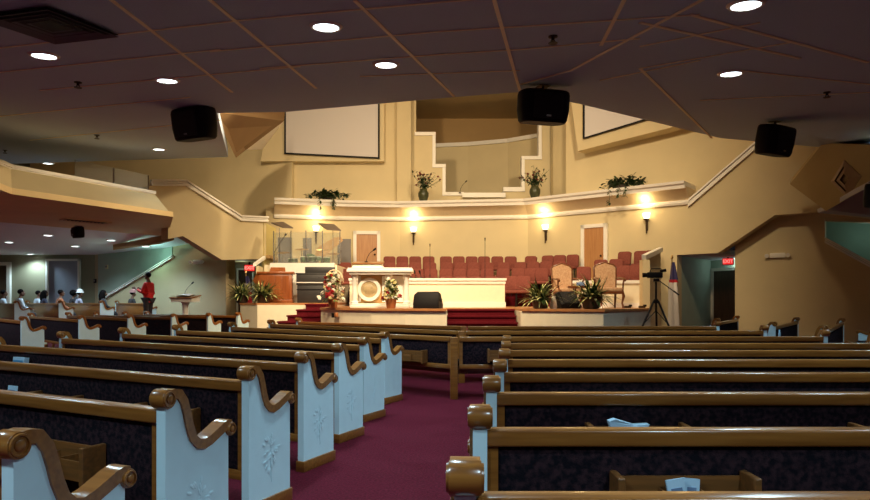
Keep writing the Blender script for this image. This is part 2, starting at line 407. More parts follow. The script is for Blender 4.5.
# stair wall above the exit
def LS(px, py):
    a = W(148,300,17.2); b = W(266,300,20.2); u = (px-CX)/F; k = (b.y-a.y)/(b.x-a.x); return W(px, py, (a.y-k*a.x)/(1-k*u))
ls_n = (LS(266,300)-LS(148,300)); ls_n = Vector((-ls_n.y, ls_n.x, 0)).normalized()
o = [(148,186),(185,186),(240,221),(266,222),(266,259),(222,260),(183,236),(168,239),(168,214),(148,212)]
struct('wall_stair_left', MB().prism([LS(*p) for p in o], ls_n*.35), M_wall)
rake(LS(150,186), LS(185,186), -ls_n, .17, .09, 'trim_15', M_white)
rake(LS(185,186), LS(240,221), -ls_n, .17, .09, 'trim_16', M_white)
rake(LS(240,221), LS(267,222), -ls_n, .17, .09, 'trim_17', M_white)
struct('wall_stage_column', MB().prism([W(264,222,20.1), W(276,228,22.0), W(276,300,22.0), W(264,300,20.1)], (-.1,.12,0)), mat('column_paint', (.66,.56,.22), .7))
# exit recess on the left
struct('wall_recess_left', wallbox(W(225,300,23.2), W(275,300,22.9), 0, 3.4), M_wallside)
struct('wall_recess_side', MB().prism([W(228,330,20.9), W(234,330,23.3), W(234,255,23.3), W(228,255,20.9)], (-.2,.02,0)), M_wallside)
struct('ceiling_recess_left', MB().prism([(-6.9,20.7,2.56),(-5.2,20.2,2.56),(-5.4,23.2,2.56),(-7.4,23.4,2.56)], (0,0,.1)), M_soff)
dl = door_struct(3, W(239,300,23.0), W(253,300,22.95), 1.24+30*23/640, M_ddoor, .06, True, 0)
# rear left: doorway and pale panel
door_struct(4, W(-22,300,24.75), W(8,300,24.7), 1.24+34.5*24.7/640, M_ddoor, .13, True, RAISE)
r = MB().prism([W(49,335,24.6), W(79,335,24.55), W(79,261,24.55), W(49,261,24.6)], (0,-.05,0)).build('window_1', mat('shutter_grey', (.30,.33,.40), .6, var=.04, scale=30), smooth=False); r['kind'] = 'structure'
mb = MB()
for x0, x1, y0, y1 in ((47,49,259,335),(79,81,259,335),(47,81,259,261)):
    a = W(x0,y1,24.55); b = W(x1,y0,24.55); mb.box(a.x, b.x, 24.44, 24.56, a.z, b.z)
mb.build('window_frame', M_white, r, smooth=False)
# stair rail wall sloping up on the left
def LW(px, py, off=0):
    u = (px-CX)/F; k = (wl2.y-wl1.y)/(wl2.x-wl1.x); return W(px, py, (wl1.y-k*wl1.x-off)/(1-k*u))
lw_n = Vector((-(wl2.y-wl1.y), wl2.x-wl1.x, 0)).normalized()
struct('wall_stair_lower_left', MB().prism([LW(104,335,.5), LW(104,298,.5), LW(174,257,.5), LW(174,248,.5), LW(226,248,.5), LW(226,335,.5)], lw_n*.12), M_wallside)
rake(LW(106,298.5,.5), LW(174,258,.5), -lw_n, .09, .08, 'trim_18', M_white)
struct('wall_stair_teal_left', MB().prism([LW(100,298,-.05)-lw_n*.08, LW(100,246,-.05)-lw_n*.08, LW(174,240,-.05)-lw_n*.08, LW(174,262,-.05)-lw_n*.08], lw_n*.05), M_teal)
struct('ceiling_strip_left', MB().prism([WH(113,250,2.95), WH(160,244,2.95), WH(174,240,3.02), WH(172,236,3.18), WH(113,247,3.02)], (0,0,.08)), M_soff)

# ------------------------------------------------------------ right side
# recess with the exit door
g0 = WR(677,300,.9); g1 = W(711,300,22.4); g2 = W(760,300,20.8)
struct('wall_recess_right_side', wallbox(WR(676.5,300,.02), g1, 0, 2.75, .2), M_teal)
struct('wall_recess_right', wallbox(g1, g2, 0, 2.75, .2), M_teal)
struct('ceiling_recess_right', MB().prism([(WR(676,300).x,WR(676,300).y+.02,2.62),(WR(717,300).x,WR(717,300).y+.02,2.62),(g2.x+.6,g2.y,2.62),(g1.x-.2,g1.y+.3,2.62)], (0,0,.12)), M_ceil2)
a = g1.lerp(g2, .08); b = g1.lerp(g2, .60)
door_struct(5, a, b, 2.24, M_ddoor, .10, True, 0)
def RL(px, py): return WR(px, py, .58)
struct('wall_right_lower', MB().prism([RL(735,205), RL(735,362), RL(930,362), RL(930,300), RL(825,243), RL(825,221), RL(905,224), RL(905,200)], rn*.25), M_wall)
rake(RL(825,243), RL(930,300), -rn, .16, .08, 'trim_19', M_white)
rake(RL(825,221), RL(826,243), -rn, .05, .05, 'trim_20', M_white)
struct('wall_stair_right', MB().prism([WR(815,190,2.8), WR(815,330,2.8), WR(930,330,2.8), WR(930,190,2.8)], rn*.2), M_teal)
def on_plane(px, py, a, b, c):
    n = (b-a).cross(c-a); d = W(px, py, 1)-Vector((0,0,EYE)); o = Vector((0,0,EYE)); return o+d*((a-o).dot(n)/d.dot(n))
bk = [W(790,184,16.0), W(823,143,14.8), None, None, W(826,211,15.0)]
bk[2] = on_plane(905,146,bk[0],bk[1],bk[4]); bk[3] = on_plane(905,166,bk[0],bk[1],bk[4])
struct('ceiling_bulkhead_right', MB().prism(bk, (.5,.9,.25)), mat('bulkhead_shaded', (.38,.29,.14), .8, var=.05, scale=1.2))  # darker brown carries the shade of a face turned from the stage
struct('ceiling_lower_right', MB().prism([W(818,213,16.4), W(826,210,15.25), W(872,185,13.2), W(905,166,12.4), W(940,205,14.0), W(930,222,15.2)], (0,.05,.1)), mat('side_ceiling', (.42,.42,.52), .9))

# ------------------------------------------------------------ main ceiling
cp = [WC(-60,166), WC(228,157), WC(217,113), WC(285,112), WC(455,97), WC(520,92), WC(580,104), WC(720,138), WC(905,155)]
cp += [Vector((16, -7, CEIL_A-.7)), Vector((-17, -7, CEIL_A-.7))]
struct('ceiling', MB().prism(cp, (0,0,.22)), M_ceil)
mb = MB()
def bar(a, b, w=.038):
    p, q = WC(*a), WC(*b); d = (q-p).normalized(); n = Vector((d.y,-d.x,0)).normalized()*w/2
    mb.prism([p+n, q+n, q-n, p-n], (0,0,-.010))
for a, b in (((355,0),(454,96)),((492,-8),(520,91)),((628,-8),(601,45)),((712,-6),(571,70)),((571,70),(521,84)),((175,-30),(316,88)),((60,-40),(232,92)),
             ((640,22),(800,58)),((690,14),(868,62)),((640,68),(712,138))): bar(a, b)
for a, b in (((-40,52),(248,19)),((248,19),(480,-2)),((-40,76),(220,49)),((210,51),(440,31)),((440,31),(520,26)),((40,90),(300,66)),((260,68),(440,54)),((440,54),(520,49)),
             ((-20,118),(190,97)),((360,76),(520,70)),((520,26),(700,14)),((520,49),(640,38)),((640,46),(760,22)),((640,68),(790,42)),((600,80),(700,60)),((30,140),(220,120)),((700,100),(870,92)),((740,70),(870,84))): bar(a, b, .022)
struct('trim_21', mb, M_grid)
# sloping soffit of the roof over the stage at the left, and the high roof
struct('ceiling_stage_left', MB().prism([W(236,158,17.4), W(214,112,12.6), W(214,100,12.6), W(286,100,20.5), W(284,121,20.5), W(246,150,20.5)], (0,.02,.15)), mat('stage_soffit_darkened', (.27,.165,.07), .8, var=.05, scale=1.2))  # soffit brown darkened in the colour to offset stage light on it
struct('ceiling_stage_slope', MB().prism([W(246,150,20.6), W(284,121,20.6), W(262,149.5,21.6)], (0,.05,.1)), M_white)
struct('ceiling_high', MB().box(-17, 16, 7.5, 30.5, 9.6, 9.9), M_wall)
struct('wall_high_front', MB().box(-17, 16, 7.3, 7.5, 4.4, 9.9), M_wall)
# outer shell behind and beside the camera
struct('wall_left', MB().box(-17.3, -17, -7, 30, 0, 9.6), M_wallside)
struct('wall_right_outer', MB().box(15.0, 15.3, -7, 30, 0, 9.6), M_wallside)
struct('wall_back', MB().box(-17, 15.3, -7.3, -7, 0, 4), M_wallside)

# ------------------------------------------------------------ pews
H = .78
def arm_curve():
    P = [(.022,.840),(.045,.842),(.078,.838),(.108,.80),(.125,.75),(.142,.69),(.165,.635),(.20,.602),(.24,.593),(.285,.604),(.335,.625),(.38,.645),(.41,.654),(.432,.650)]
    return P
def end_meshes():
    t = .05
    cur = arm_curve()
    under = [(y, z-.024) for y, z in cur[2:-1]]
    pts = [(0, y, z) for y, z in [(.0,.075),(.0,.82),(.04,.82)]+under+[(.42,.60),(.42,.075)]]
    p = MB().prism([(0, y, z) for _, y, z in pts], (t,0,0))
    panel = p.mesh('end_panel', M_pwhite, False)
    c = MB().ribbon(cur, .044, -.011, t+.011)
    def roll(cy, cz, r):
        R = Matrix.Translation((t/2, cy, cz)) @ Matrix.Rotation(PI/2, 4, 'Y')
        hw = t/2+.013
        c.lathe([(r*.3,-hw-.007),(r*.42,-hw-.004),(r*.45,-hw),(r*.62,-hw),(r*.66,-hw-.006),(r*.8,-hw-.006),(r*.84,-hw),(r*.94,-hw),(r,-hw+.006),(r,hw-.006),(r*.94,hw),(r*.84,hw),(r*.8,hw+.006),(r*.66,hw+.006),(r*.62,hw),(r*.45,hw),(r*.42,hw+.004),(r*.3,hw+.007)], 20, M=R)
    roll(.010, .824, .042); roll(.430, .630, .034)
    cap = c.mesh('scroll_arm', M_rail)
    base = MB().rbox(-.012, t+.012, -.012, .435, 0, .078, .006).mesh('plinth', M_rail)
    carv = {}
    for side in (-1, 1):
        k = MB(); x = -.002 if side < 0 else t+.002
        rr = random.Random(3)
        k.tube([(x,.22,.16),(x,.21,.28),(x,.225,.44)], [.0012,.0015,.001], 6)
        for i in range(26):
            q = rr.uniform(0, 2*PI); rad = rr.uniform(.03,.12)
            cy, cz = .22+math.cos(q)*rad*.7, .35+math.sin(q)*rad*1.1
            R = Matrix.Translation((x,cy,cz)) @ Matrix.Rotation(q, 4, 'X')
            k.ball((0,0,0), (.0008,.019,.008), 8, 6, M=R)
        carv[side] = k.mesh('carved_relief', M_pwhite)
    return panel, cap, base, carv
PANEL, CAP, BASE, CARV = end_meshes()
def rack_mesh():
    k = MB(); w = .46
    k.box(0,w,-.012,0,.0,.13).box(0,w,-.095,-.012,0,.012).box(.012,w-.012,-.107,-.095,0,.085)
    k.rbox(-.014,.012,-.115,0,-.02,.15,.005).rbox(w-.012,w+.014,-.115,0,-.02,.15,.005)
    k.box(.16,.30,-.135,-.107,.0,.075).box(.158,.165,-.135,0,0,.09).box(.295,.302,-.135,0,0,.09)
    return k.mesh('book_rack', M_seatw, False)
RACK = rack_mesh()
PEWS = {}
def pew(label, pl, pr, ends=('panel','panel'), bottom=.21, z0=0, racks=None, group=None, near='left', back=None):
    pl = Vector((pl[0], pl[1], 0)); pr = Vector((pr[0], pr[1], 0)); d = pr-pl; L = d.length
    t = thing('pew', label, 'pew', (pl.x, pl.y, z0), math.atan2(d.y, d.x), group)
    a, b = .05 if ends[0] == 'panel' else .04, L-(.05 if ends[1] == 'panel' else .02)
    # upholstered back leaning slightly, with wooden stiles
    MB().rbox(a+.035, b-.035, .018, .065, bottom+.05, H-.055, .012).build('back_panel', back or M_uph, t)
    fr = MB().rbox(a, b, .004, .07, bottom, bottom+.055, .008)
    fr.box(a, a+.04, .010, .065, bottom+.05, H-.05).box(b-.04, b, .010, .065, bottom+.05, H-.05)
    n = int(L/2.2)
    for i in range(1, n+1):
        x = a+(b-a)*i/(n+1); fr.box(x-.02, x+.02, .02, .06, 0, bottom+.02)
    fr.build('back_frame', M_rail, t)
    MB().rbox(a, b, -.006, .060, H-.062, H, .010, 3).build('top_rail', M_rail, t)
    MB().rbox(a, b, .07, .41, .40, .47, .025, 3).build('seat_cushion', M_uph, t)
    MB().box(a, b, .08, .39, .36, .40).box(a, b, .36, .385, .28, .37).build('seat_board', M_seatw, t, smooth=False)
    for k, (x, side) in enumerate(((0,-1),(L-.05,1))):
        if ends[k] == 'panel':
            p = link('end_panel', PANEL, t, (x,0,0), (0,0,.08 if (side > 0 and near == 'right') else (-.05 if near == 'left' else 0))); p.scale = (1,.92,1)
            link('scroll_arm', CAP, p); link('plinth', BASE, p); link('carved_relief', CARV[side], p)
        elif ends[k] == 'post':
            MB().rbox(x-.075, x+.02, -.015, .08, 0, H-.005, .008).build('end_post', M_rail, t)
    if racks is None:
        racks = [x for x in (.4, 1.5, 2.6, 3.7, 4.8) if x < L-.6]
        if near == 'right': racks = [L-x-.46 for x in racks]
    for x in racks: link('book_rack', RACK, t, (x,.012,.485 if near == 'left' else .45))
    t['len'] = L
    return t
G_R = 'pews of the right-hand block'
Rl = [(.045,1.49),(.135,2.27),(.255,3.16),(.385,4.04),(.51,4.93),(.625,5.85),(.74,6.8)]
rl = ['nearest right-block pew, only its oak end scroll and rail showing',
      'right-block pew second from the camera, blue and white booklets in its rear rack',
      'right-block pew third from the camera, folded pale papers showing over the rail before it',
      'right-block pew fourth from the camera, blue end beside the aisle',
      'right-block pew fifth from the camera, end scroll beside the aisle',
      'right-block pew sixth from the camera, end scroll beside the aisle',
      'seventh right-block pew from the camera, last with a scroll']
RP = []
for (x, y), lb in zip(Rl, rl):
    RP.append(pew(lb, (x, y), (max(4.72, 4.55+y*.04), y), racks=[.5,1.8,2.9,3.9], group=G_R))
def W2(px, d): return ((px-CX)/F*d, d)
G_L = 'pews of the left-hand block'
Ls = [((-1.24,1.84),None),((-1.164,2.69),None),((-1.089,3.63),None),((-.982,4.62),None),((-.866,5.55),(-4.5,7.66)),((-.757,6.5),(-4.31,8.75)),((-.63,7.6),(-3.98,9.75))]
angs = [26.5, 27, 27.7, 29, 0, 0, 0]
ll = ['nearest left-block pew, blue end cut by the bottom left corner',
      'second left-block pew from the camera, blue end cut by picture foot',
      'third left-block pew from the camera, wide carved blue end on the aisle',
      'fourth pew from the camera in the left block, blue end at the aisle',
      'fifth pew from the camera in the left block, blue end at the aisle',
      'sixth pew from the camera in the left block, blue end at the aisle',
      'foremost left-block pew, its blue end beside the low pew closing the aisle']
LP = []
for i, (e, f) in enumerate(Ls):
    if f is None:
        a = math.radians(angs[i]); Ln = 4.15
        f = (e[0]-Ln*math.cos(a), e[1]+Ln*math.sin(a))
    dd = Vector((e[0]-f[0], e[1]-f[1])).normalized()*.04; e = (e[0]+dd.x, e[1]+dd.y)
    LP.append(pew(ll[i], f, e, group=G_L, near='right'))
# pews across the head of the aisle, two rows' halves meeting at an oak post
cl = ['left half of the low pew closing the aisle, patterned dark back and oak end post',
      'left half of the second row beyond the aisle end, behind the closing pew',
      'left half of the foremost row below the red side steps and stage']
cr = ['right half of the low pew closing the aisle, patterned dark back beside the oak post',
      'right half of the second row beyond the aisle end, long oak rail',
      'right half of the foremost row below the red centre steps']
far = [(-3.54,11.0),(-3.2,12.3),(-2.95,13.6)]; bend = [(.20,7.98),(.36,9.55),(.47,11.2)]; rt = [(4.94,8.05),(4.98,9.6),(5.0,11.25)]
for i in range(3):
    pew(cl[i], far[i], bend[i], ('panel','none'), bottom=.38 if i == 0 else .24, group='left halves of the front pews', near='right')
    pew(cr[i], (bend[i][0]+.065, bend[i][1]), rt[i], ('post','panel'), bottom=.38 if i == 0 else .24, group='right halves of the front pews', near='left')
# far left section
sl = ['at the left picture edge', 'second from the left picture edge', 'third from the left picture edge', 'fourth from the left picture edge', 'fifth from the left edge', 'nearest the stage plants']
se = [((-7.76,12.0),45),((-7.12,12.8),45),((-6.52,13.6),43),((-5.92,14.4),38.5),((-5.39,15.2),34.5),((-4.92,15.95),31)]
SIDEZ = .07
struct('floor_side_aisle', MB().prism([(-8.6,11.0,0),(-7.3,11.55,0),(-4.62,15.5,0),(-4.62,15.86,0),(-5.12,16.5,0),(-6.9,18.4,0),(-8.3,19.3,0),(-10.2,17.65,0),(-12.0,16.9,0),(-12.5,14.5,0)], (0,0,SIDEZ)), M_carpet)
for i, (e, a) in enumerate(se):
    a = math.radians(a); Ln = 3.9 if i < 4 else 3.7
    pew('left side pew with pale end and curled oak arm, '+sl[i], (e[0]-Ln*math.cos(a), e[1]+Ln*math.sin(a)), e, z0=SIDEZ, racks=[], group='pews of the left side section', near='right')
# raised rear section, where people sit
fe = [(-12.15,18.5),(-11.25,19.15),(-10.35,19.8),(-9.3,20.45)]; fL = [3.2,3.9,4.1,2.6]
fl = ['raised rear pew holding the two people nearest the left picture edge', 'raised rear pew in front of the grey panel, seating three people', 'raised rear pew with the person in a white hat', 'raised rear pew beside the standing person in red']
for e, Ln, lb in zip(fe, fL, fl):
    a = math.radians(45); pew(lb, (e[0]-Ln*math.cos(a), e[1]+Ln*math.sin(a)), e, z0=RAISE, group='raised pews at the far left', racks=[], back=M_rail)
# right side section
for lb, n_, f_ in (('short side pew near the exit door, farthest of the right side section', (5.85,13.2), (7.35,15.5)),
                   ('side pew with a white cross shape of papers on its dark back', (5.9,11.1), (7.95,14.0)),
                   ('side pew at right with dark back and pale end before the beige wall', (5.8,9.5), (8.5,13.3)),
                   ('side pew whose scroll end peeks in at the right picture edge', (5.98,8.6), (8.4,12.0))):
    pew(lb, n_, f_, group='pews of the right side section', racks=[])

# ------------------------------------------------------------ papers and booklets in the racks
def booklet(label, parent_pew, x, tilt, w=.11, h=.15, m=None, group=None, dz=0, dy=-.06, th=.012):
    Mw = Matrix.Translation(parent_pew.location) @ Matrix.Rotation(parent_pew.rotation_euler.z, 4, 'Z')
    t = thing('booklet', label, 'booklet', Mw @ Vector((x, dy, .50+dz)), parent_pew.rotation_euler.z, group)
    R = Matrix.Rotation(tilt, 4, 'Y') @ Matrix.Rotation(-.12, 4, 'X')
    MB().box(-w/2, w/2, -th/2, th/2, 0, h, R).build('pages', M_paper, t, smooth=False)
    MB().box(-w/2+.012, w/2-.012, -th/2-.003, -th/2, .02, h-.03, R).build('cover', m or M_paperd, t, smooth=False)
    return t
booklet('blue and white booklet standing in the rear rack of the second right pew', RP[1], .715, -.16, .062, .12)
booklet('second booklet tucked behind the first in the same right pew rack', RP[1], .755, .10, .055, .115, dy=-.035)
t = thing('paper_leaflet', 'folded pale blue leaflets lying across a pew rack behind the second right rail', 'paper', (.93,3.08,.615), 0)
MB().prism([(-.08,0,0),(.10,.02,0),(.11,.02,.022),(.04,.02,.018),(-.06,0,.05),(-.09,0,.04)], (0,.05,0)).build('folded_sheet', M_paper, t, smooth=False)
MB().box(-.08,.09,.0,.06,-.01,0).build('lower_sheet', M_paper, t, smooth=False)
booklet('blue box-like booklet showing above a left block rail near the left edge', LP[3], LP[3]['len']-3.54, 0, .19, .18, mat('blue_cover', (.06,.30,.55), .6), th=.05)
booklet('small pale booklet peeking over the second left rail at the left edge', LP[2], LP[2]['len']-2.21, 0, .10, .125)
t = thing('paper_leaflet', 'white papers shaped like a cross on the back of a right side pew', 'paper', W(778.5,336.5,11.15)-Vector((.0,.0,0)), math.atan2(2.9,2.05))
MB().box(-.08,.08,-.025,-.005,.0,.07).box(-.03,.03,-.025,-.005,-.05,.12).build('sheet', M_paper, t, smooth=False)
for o in list(S.objects):
    if 'len' in o: del o['len']

# ------------------------------------------------------------ ceiling fixtures
def ceil_rot():
    return -math.atan(-CEIL_B)
def downlight(p, label, group, level=False, r=.15, power=0):
    t = thing('ceiling_light', label, 'ceiling light', p, 0, group)
    if not level: t.rotation_euler = (math.atan(CEIL_B), 0, 0)
    MB().lathe([(r*.82,-.002),(r*.86,-.02),(r,-.02),(r*1.12,-.004),(r*1.12,.01),(r*.82,.01)], 28).build('trim_ring', M_white, t)
    MB().lathe([(.001,-.016),(r*.5,-.016),(r*.84,-.008),(r*.84,.0),(.001,.0)], 28).build('diffuser', M_lamp, t)
    if power:
        L = bpy.data.lights.new('downlight', 'SPOT'); L.energy = power; L.spot_size = 2.5; L.spot_blend = .6; L.shadow_soft_size = .14; L.color = (.60,.86,1)
        o = bpy.data.objects.new('downlight', L); COL.objects.link(o); o.location = p+Vector((0,0,-.05))
    return t
dls = [((44,55),'round ceiling downlight beside the square air diffuser at top left'),((326,26),'round ceiling downlight left of centre near the top'),
       ((386,64),'smaller round ceiling downlight just above the left screen'),((167,80),'ceiling downlight above the left hanging speaker'),
       ((746,4),'large bright downlight at the top right'),((731,73),'ceiling downlight above the right hanging speaker'),
       ((159,149),'ceiling downlight near the ceiling edge left of the left hanging speaker'),((48,163),'farthest ceiling downlight over the left balcony front')]
PW = 270
for (px, py), lb in dls:
    downlight(WC(px, py), lb, 'recessed downlights in the main ceiling', power=PW if py < 120 else 12)
under = [((9,242),'under-balcony downlight nearest the left edge'),((48,235),'under-balcony downlight left of the small hanging speaker'),((75,246),'under-balcony downlight below the small hanging speaker'),
         ((111,240),'under-balcony downlight right of the small hanging speaker'),((146,246),'under-balcony downlight above the sloping stair rail'),((30,254),'dim farthest downlight under the left balcony')]
def on_plane(px, py, a, b, c):
    n = (b-a).cross(c-a); d = W(px, py, 1)-Vector((0,0,EYE)); o = Vector((0,0,EYE)); return o+d*((a-o).dot(n)/d.dot(n))
lz = [in2+Vector((0,0,.05)), Vector((-6.6,25,2.95)), Vector((-17,25.2,2.95))]
for (px, py), lb in under:
    p = on_plane(px, py, *lz) if px < 140 else WH(px, py, 2.93)
    downlight(p, lb, 'downlights under the left balcony', True, .135, power=210)
# extra hall lights over and behind the camera (same kind of downlight, out of view)
for x, y in ((-.4,3.9),(3.4,2.6),(-5,3.5),(-1.8,.5),(1.4,-.6),(-3.8,-2),(3.6,-2.5),(-9,5),(7.8,9.2),(9.6,13.2)):  # last pair, ahead at right, added unseen to brighten side pews and wall
    L = bpy.data.lights.new('downlight', 'SPOT'); L.energy = PW*(1.0 if y > 2 else .9); L.spot_size = 2.5; L.spot_blend = .6; L.shadow_soft_size = .14; L.color = (.60,.86,1)
    o = bpy.data.objects.new('downlight', L); COL.objects.link(o); o.location = (x, y, CEIL_A+CEIL_B*y-.06)

for x, y in ((-10.3,12.6),(-9.4,10.6),(-12.6,14.6)):           # unseen lamps added left of the view to light the side pews
    L = bpy.data.lights.new('downlight', 'SPOT'); L.energy = 190; L.spot_size = 2.5; L.spot_blend = .6; L.shadow_soft_size = .14; L.color = (.75,.9,1)
    o = bpy.data.objects.new('downlight', L); COL.objects.link(o); o.location = (x, y, 3.17)
def sprinkler(p, lb):
    t = thing('ceiling_sprinkler', lb, 'sprinkler', p, 0, 'sprinklers on the ceiling')
    MB().lathe([(.05,.0),(.05,-.012),(.018,-.02),(.018,-.05),(.001,-.05)], 14).build('body', M_blackm, t)
    MB().lathe([(.001,-.075),(.05,-.075),(.05,-.08),(.001,-.08)], 14).tube([(.02,0,-.045),(.02,0,-.076)], .005).tube([(-.02,0,-.045),(-.02,0,-.076)], .005).build('deflector', M_blackm, t)
for (px, py), lb in (((78,82),'ceiling sprinkler right of the top left downlight'),((97,135),'ceiling sprinkler left of the left hanging speaker'),((5,150),'ceiling sprinkler at the far left edge'),((553,36),'ceiling sprinkler in the middle of the ceiling above the centre speaker'),((827,92),'ceiling sprinkler near the right edge')):
    sprinkler(WC(px, py), lb)
# square air diffuser
c = Vector((-3.80,6.34,CEIL_A+CEIL_B*6.34-.03)); t = thing('air_diffuser', 'square black louvred air diffuser in the top left ceiling', 'air vent', c, math.radians(38)); t.rotation_euler = (Matrix.Rotation(math.atan(CEIL_B), 3, 'X') @ Matrix.Rotation(math.radians(-17.4), 3, 'Z')).to_euler()
M_lou = mat('louvre_grey', (.10,.10,.11), .5)
for k, r_ in enumerate((.42,.33,.24,.15)):
    mb = MB(); z = -.025+.005*k
    for q in range(4):
        R = Matrix.Rotation(q*PI/2, 4, 'Z'); mb.prism([(-r_,-r_,z),(r_,-r_,z),(r_-.05,-r_+.05,z+.018),(-r_+.05,-r_+.05,z+.018)], (0,0,.006), R)
    mb.build('louvre', M_lou, t, smooth=False)
MB().box(-.42,.42,-.42,.42,-.004,.002).build('back_plate', M_black, t, smooth=False)
# balcony soffit grille, right soffit grille
def grille(c, rz, lb, w, h, m):
    t = thing('air_grille', lb, 'air vent', c, rz)
    MB().box(-w/2,w/2,-h/2,h/2,-.004,-.002).build('back_plate', M_black, t, smooth=False)
    mb = MB()
    for x0, x1, y0, y1 in ((-w/2-.04,w/2+.04,-h/2-.04,-h/2),(-w/2-.04,w/2+.04,h/2,h/2+.04),(-w/2-.04,-w/2,-h/2,h/2),(w/2,w/2+.04,-h/2,h/2)): mb.box(x0,x1,y0,y1,-.03,0)
    mb.build('frame', m, t, smooth=False)
    mb = MB()
    for i in range(int(w/.09)):
        x = -w/2+.05+i*.09; mb.box(x-.012, x+.012, -h/2, h/2, -.025, -.005)
    mb.build('louvres', M_bronze, t, smooth=False)
grille(WH(86,220.5,3.235), math.radians(50), 'long louvred air grille under the left balcony front', 1.0, .35, M_soff2)
c = on_plane(846,179,bk[0],bk[1],bk[4]); t = thing('air_diffuser', 'square stepped air diffuser in the soffit at the right', 'air vent', c, 0)
nb = (bk[1]-bk[0]).cross(bk[4]-bk[0]).normalized(); nb = -nb if nb.dot(c) < 0 else nb
t.rotation_euler = (nb.to_track_quat('Z', 'Y').to_matrix() @ Matrix.Rotation(math.radians(48), 3, 'Z')).to_euler()
for k, r_ in enumerate((.30,.19)):
    mb = MB()
    for q in range(4):
        R = Matrix.Rotation(q*PI/2, 4, 'Z'); mb.prism([(-r_,-r_,-.012),(r_,-r_,-.012),(r_-.10,-r_+.10,-.05),(-r_+.10,-r_+.10,-.05)], (0,0,.008), R)
    mb.build('louvre', mat('vent_brown', (.30,.20,.12), .6), t, smooth=False)
MB().box(-.30,.30,-.30,.30,-.012,0).build('back_plate', M_bronze, t, smooth=False)

# hanging loudspeakers
def loudspeaker(c, w, h, dp, rz, tilt, lb, drop):
    t = thing('hanging_loudspeaker', lb, 'speaker', c, rz)
    R = Matrix.Rotation(tilt, 4, 'X')
    sg = lambda v: math.copysign(abs(v)**.55, v); NP = 20
    pr = [(w/2*sg(math.cos(2*PI*(k+.5)/NP)), dp/2*sg(math.sin(2*PI*(k+.5)/NP)), 0) for k in range(NP)]
    bm = MB(); zs = [(-h/2,.86),(-h/2+.03,.93),(-h*.1,1.0),(h/2-.06,1.0),(h/2-.02,.97),(h/2,.90)]
    V = []; Fs = []
    for z, s_ in zs: V += [(x*s_, y*s_, z) for x, y, _ in pr]
    for i in range(len(zs)-1):
        for j in range(NP): Fs.append((i*NP+j, i*NP+(j+1) % NP, (i+1)*NP+(j+1) % NP, (i+1)*NP+j))
    Fs += [tuple(range(NP-1,-1,-1)), tuple((len(zs)-1)*NP+j for j in range(NP))]
    bm.add(V, Fs, R); bm.build('cabinet', M_black, t)
    MB().rbox(-w*.30, w*.30, -dp/2-.012, -dp/2+.02, -h/2+.05, h/2-.05, .01, M=R).build('grille', M_grille, t)
    MB().box(-.035,.035,-dp/2-.016,-dp/2-.011,-h/2+.07,-h/2+.095,R).build('badge', M_chrome, t, smooth=False)
    MB().tube([(0,0,h*.42),(0,0,h/2+drop)], .02).box(-.08,.08,-.08,.08,h/2+drop-.012,h/2+drop).build('bracket', M_blackm, t)
    return t
def spk(px, py, d, w, h, rz, tilt, lb):
    c = W(px, py, d); zc = CEIL_A+CEIL_B*c.y
    loudspeaker(c, w, h, .42, rz, tilt, lb, max(.02, zc-c.z-h/2))
spk(194.5,124.5,10.6,.78,.50, math.radians(-25),.16, 'black loudspeaker hanging from the ceiling at the left, beside the brown soffit')
spk(543,107.5,9.0,.72,.44, math.radians(14),.14, 'black loudspeaker hanging at the ceiling centre, overlapping the baptistry opening')
spk(775,141,11.8,.80,.52, math.radians(30),.2, 'black loudspeaker hanging from the ceiling at the right over the raking trim')
loudspeaker(W(78,232.5,16.3), .40,.27,.25, math.radians(-45),.1, 'small black loudspeaker hanging below the left balcony grille', .03)
loudspeaker(W(869,196,11.6)+Vector((.12,0,0)), .40,.42,.30, math.radians(30),.1, 'black loudspeaker cut by the right picture edge under the soffit', .05)

# exit signs and emergency lights
def text_mesh(txt, size, ext=.004):
    cu = bpy.data.curves.new('t', 'FONT'); cu.body = txt; cu.size = size; cu.extrude = ext; cu.align_x = 'CENTER'; cu.align_y = 'CENTER'; cu.offset = size*.02
    o = bpy.data.objects.new('t', cu); COL.objects.link(o)
    bpy.context.view_layer.update()
    me = bpy.data.meshes.new_from_object(o.evaluated_get(bpy.context.evaluated_depsgraph_get()))
    bpy.data.objects.remove(o); bpy.data.curves.remove(cu); return me
def exit_sign(c, rz, lb):
    t = thing('exit_sign', lb, 'exit sign', c, rz)
    MB().rbox(-.17,.17,-.03,.03,-.11,.11,.012).build('housing', M_blackm, t)
    MB().box(-.155,.155,-.035,-.028,-.095,.095).build('face', M_exit, t, smooth=False)
    me = text_mesh('EXIT', .15); me.materials.clear(); me.materials.append(M_exitl)
    link('lettering', me, t, (0,-.037,0), (PI/2,0,0))
    MB().box(-.03,.03,-.02,.02,.10,.20).build('bracket', M_blackm, t, smooth=False)
exit_sign(W(249.5,268,20.4), math.radians(15), 'red lit exit sign over the left doorway beside the stage')
exit_sign(W(728,261.5,20.6), math.radians(-30), 'red lit exit sign over the right doorway')
def emergency(c, rz, lb):
    t = thing('emergency_light', lb, 'emergency light', c, rz, 'twin-head emergency lights')
    MB().rbox(-.20,.20,-.05,.02,-.07,.07,.015).build('case', M_white, t)
    for s in (-1, 1):
        h = MB().lathe([(.03,.05),(.055,.0),(.06,-.03),(.001,-.03)], 14, M=Matrix.Translation((s*.27,-.06,.0)) @ Matrix.Rotation(-PI/2+.2, 4, 'X')).build('lamp_head', M_white, t)
emergency(LW(198,262,.60), math.radians(-28), 'small pale emergency light on the wall left of the left exit')
emergency(RL(778,255.5)-rn*.03, math.radians(-38), 'pale emergency light in the shade on the right wall')

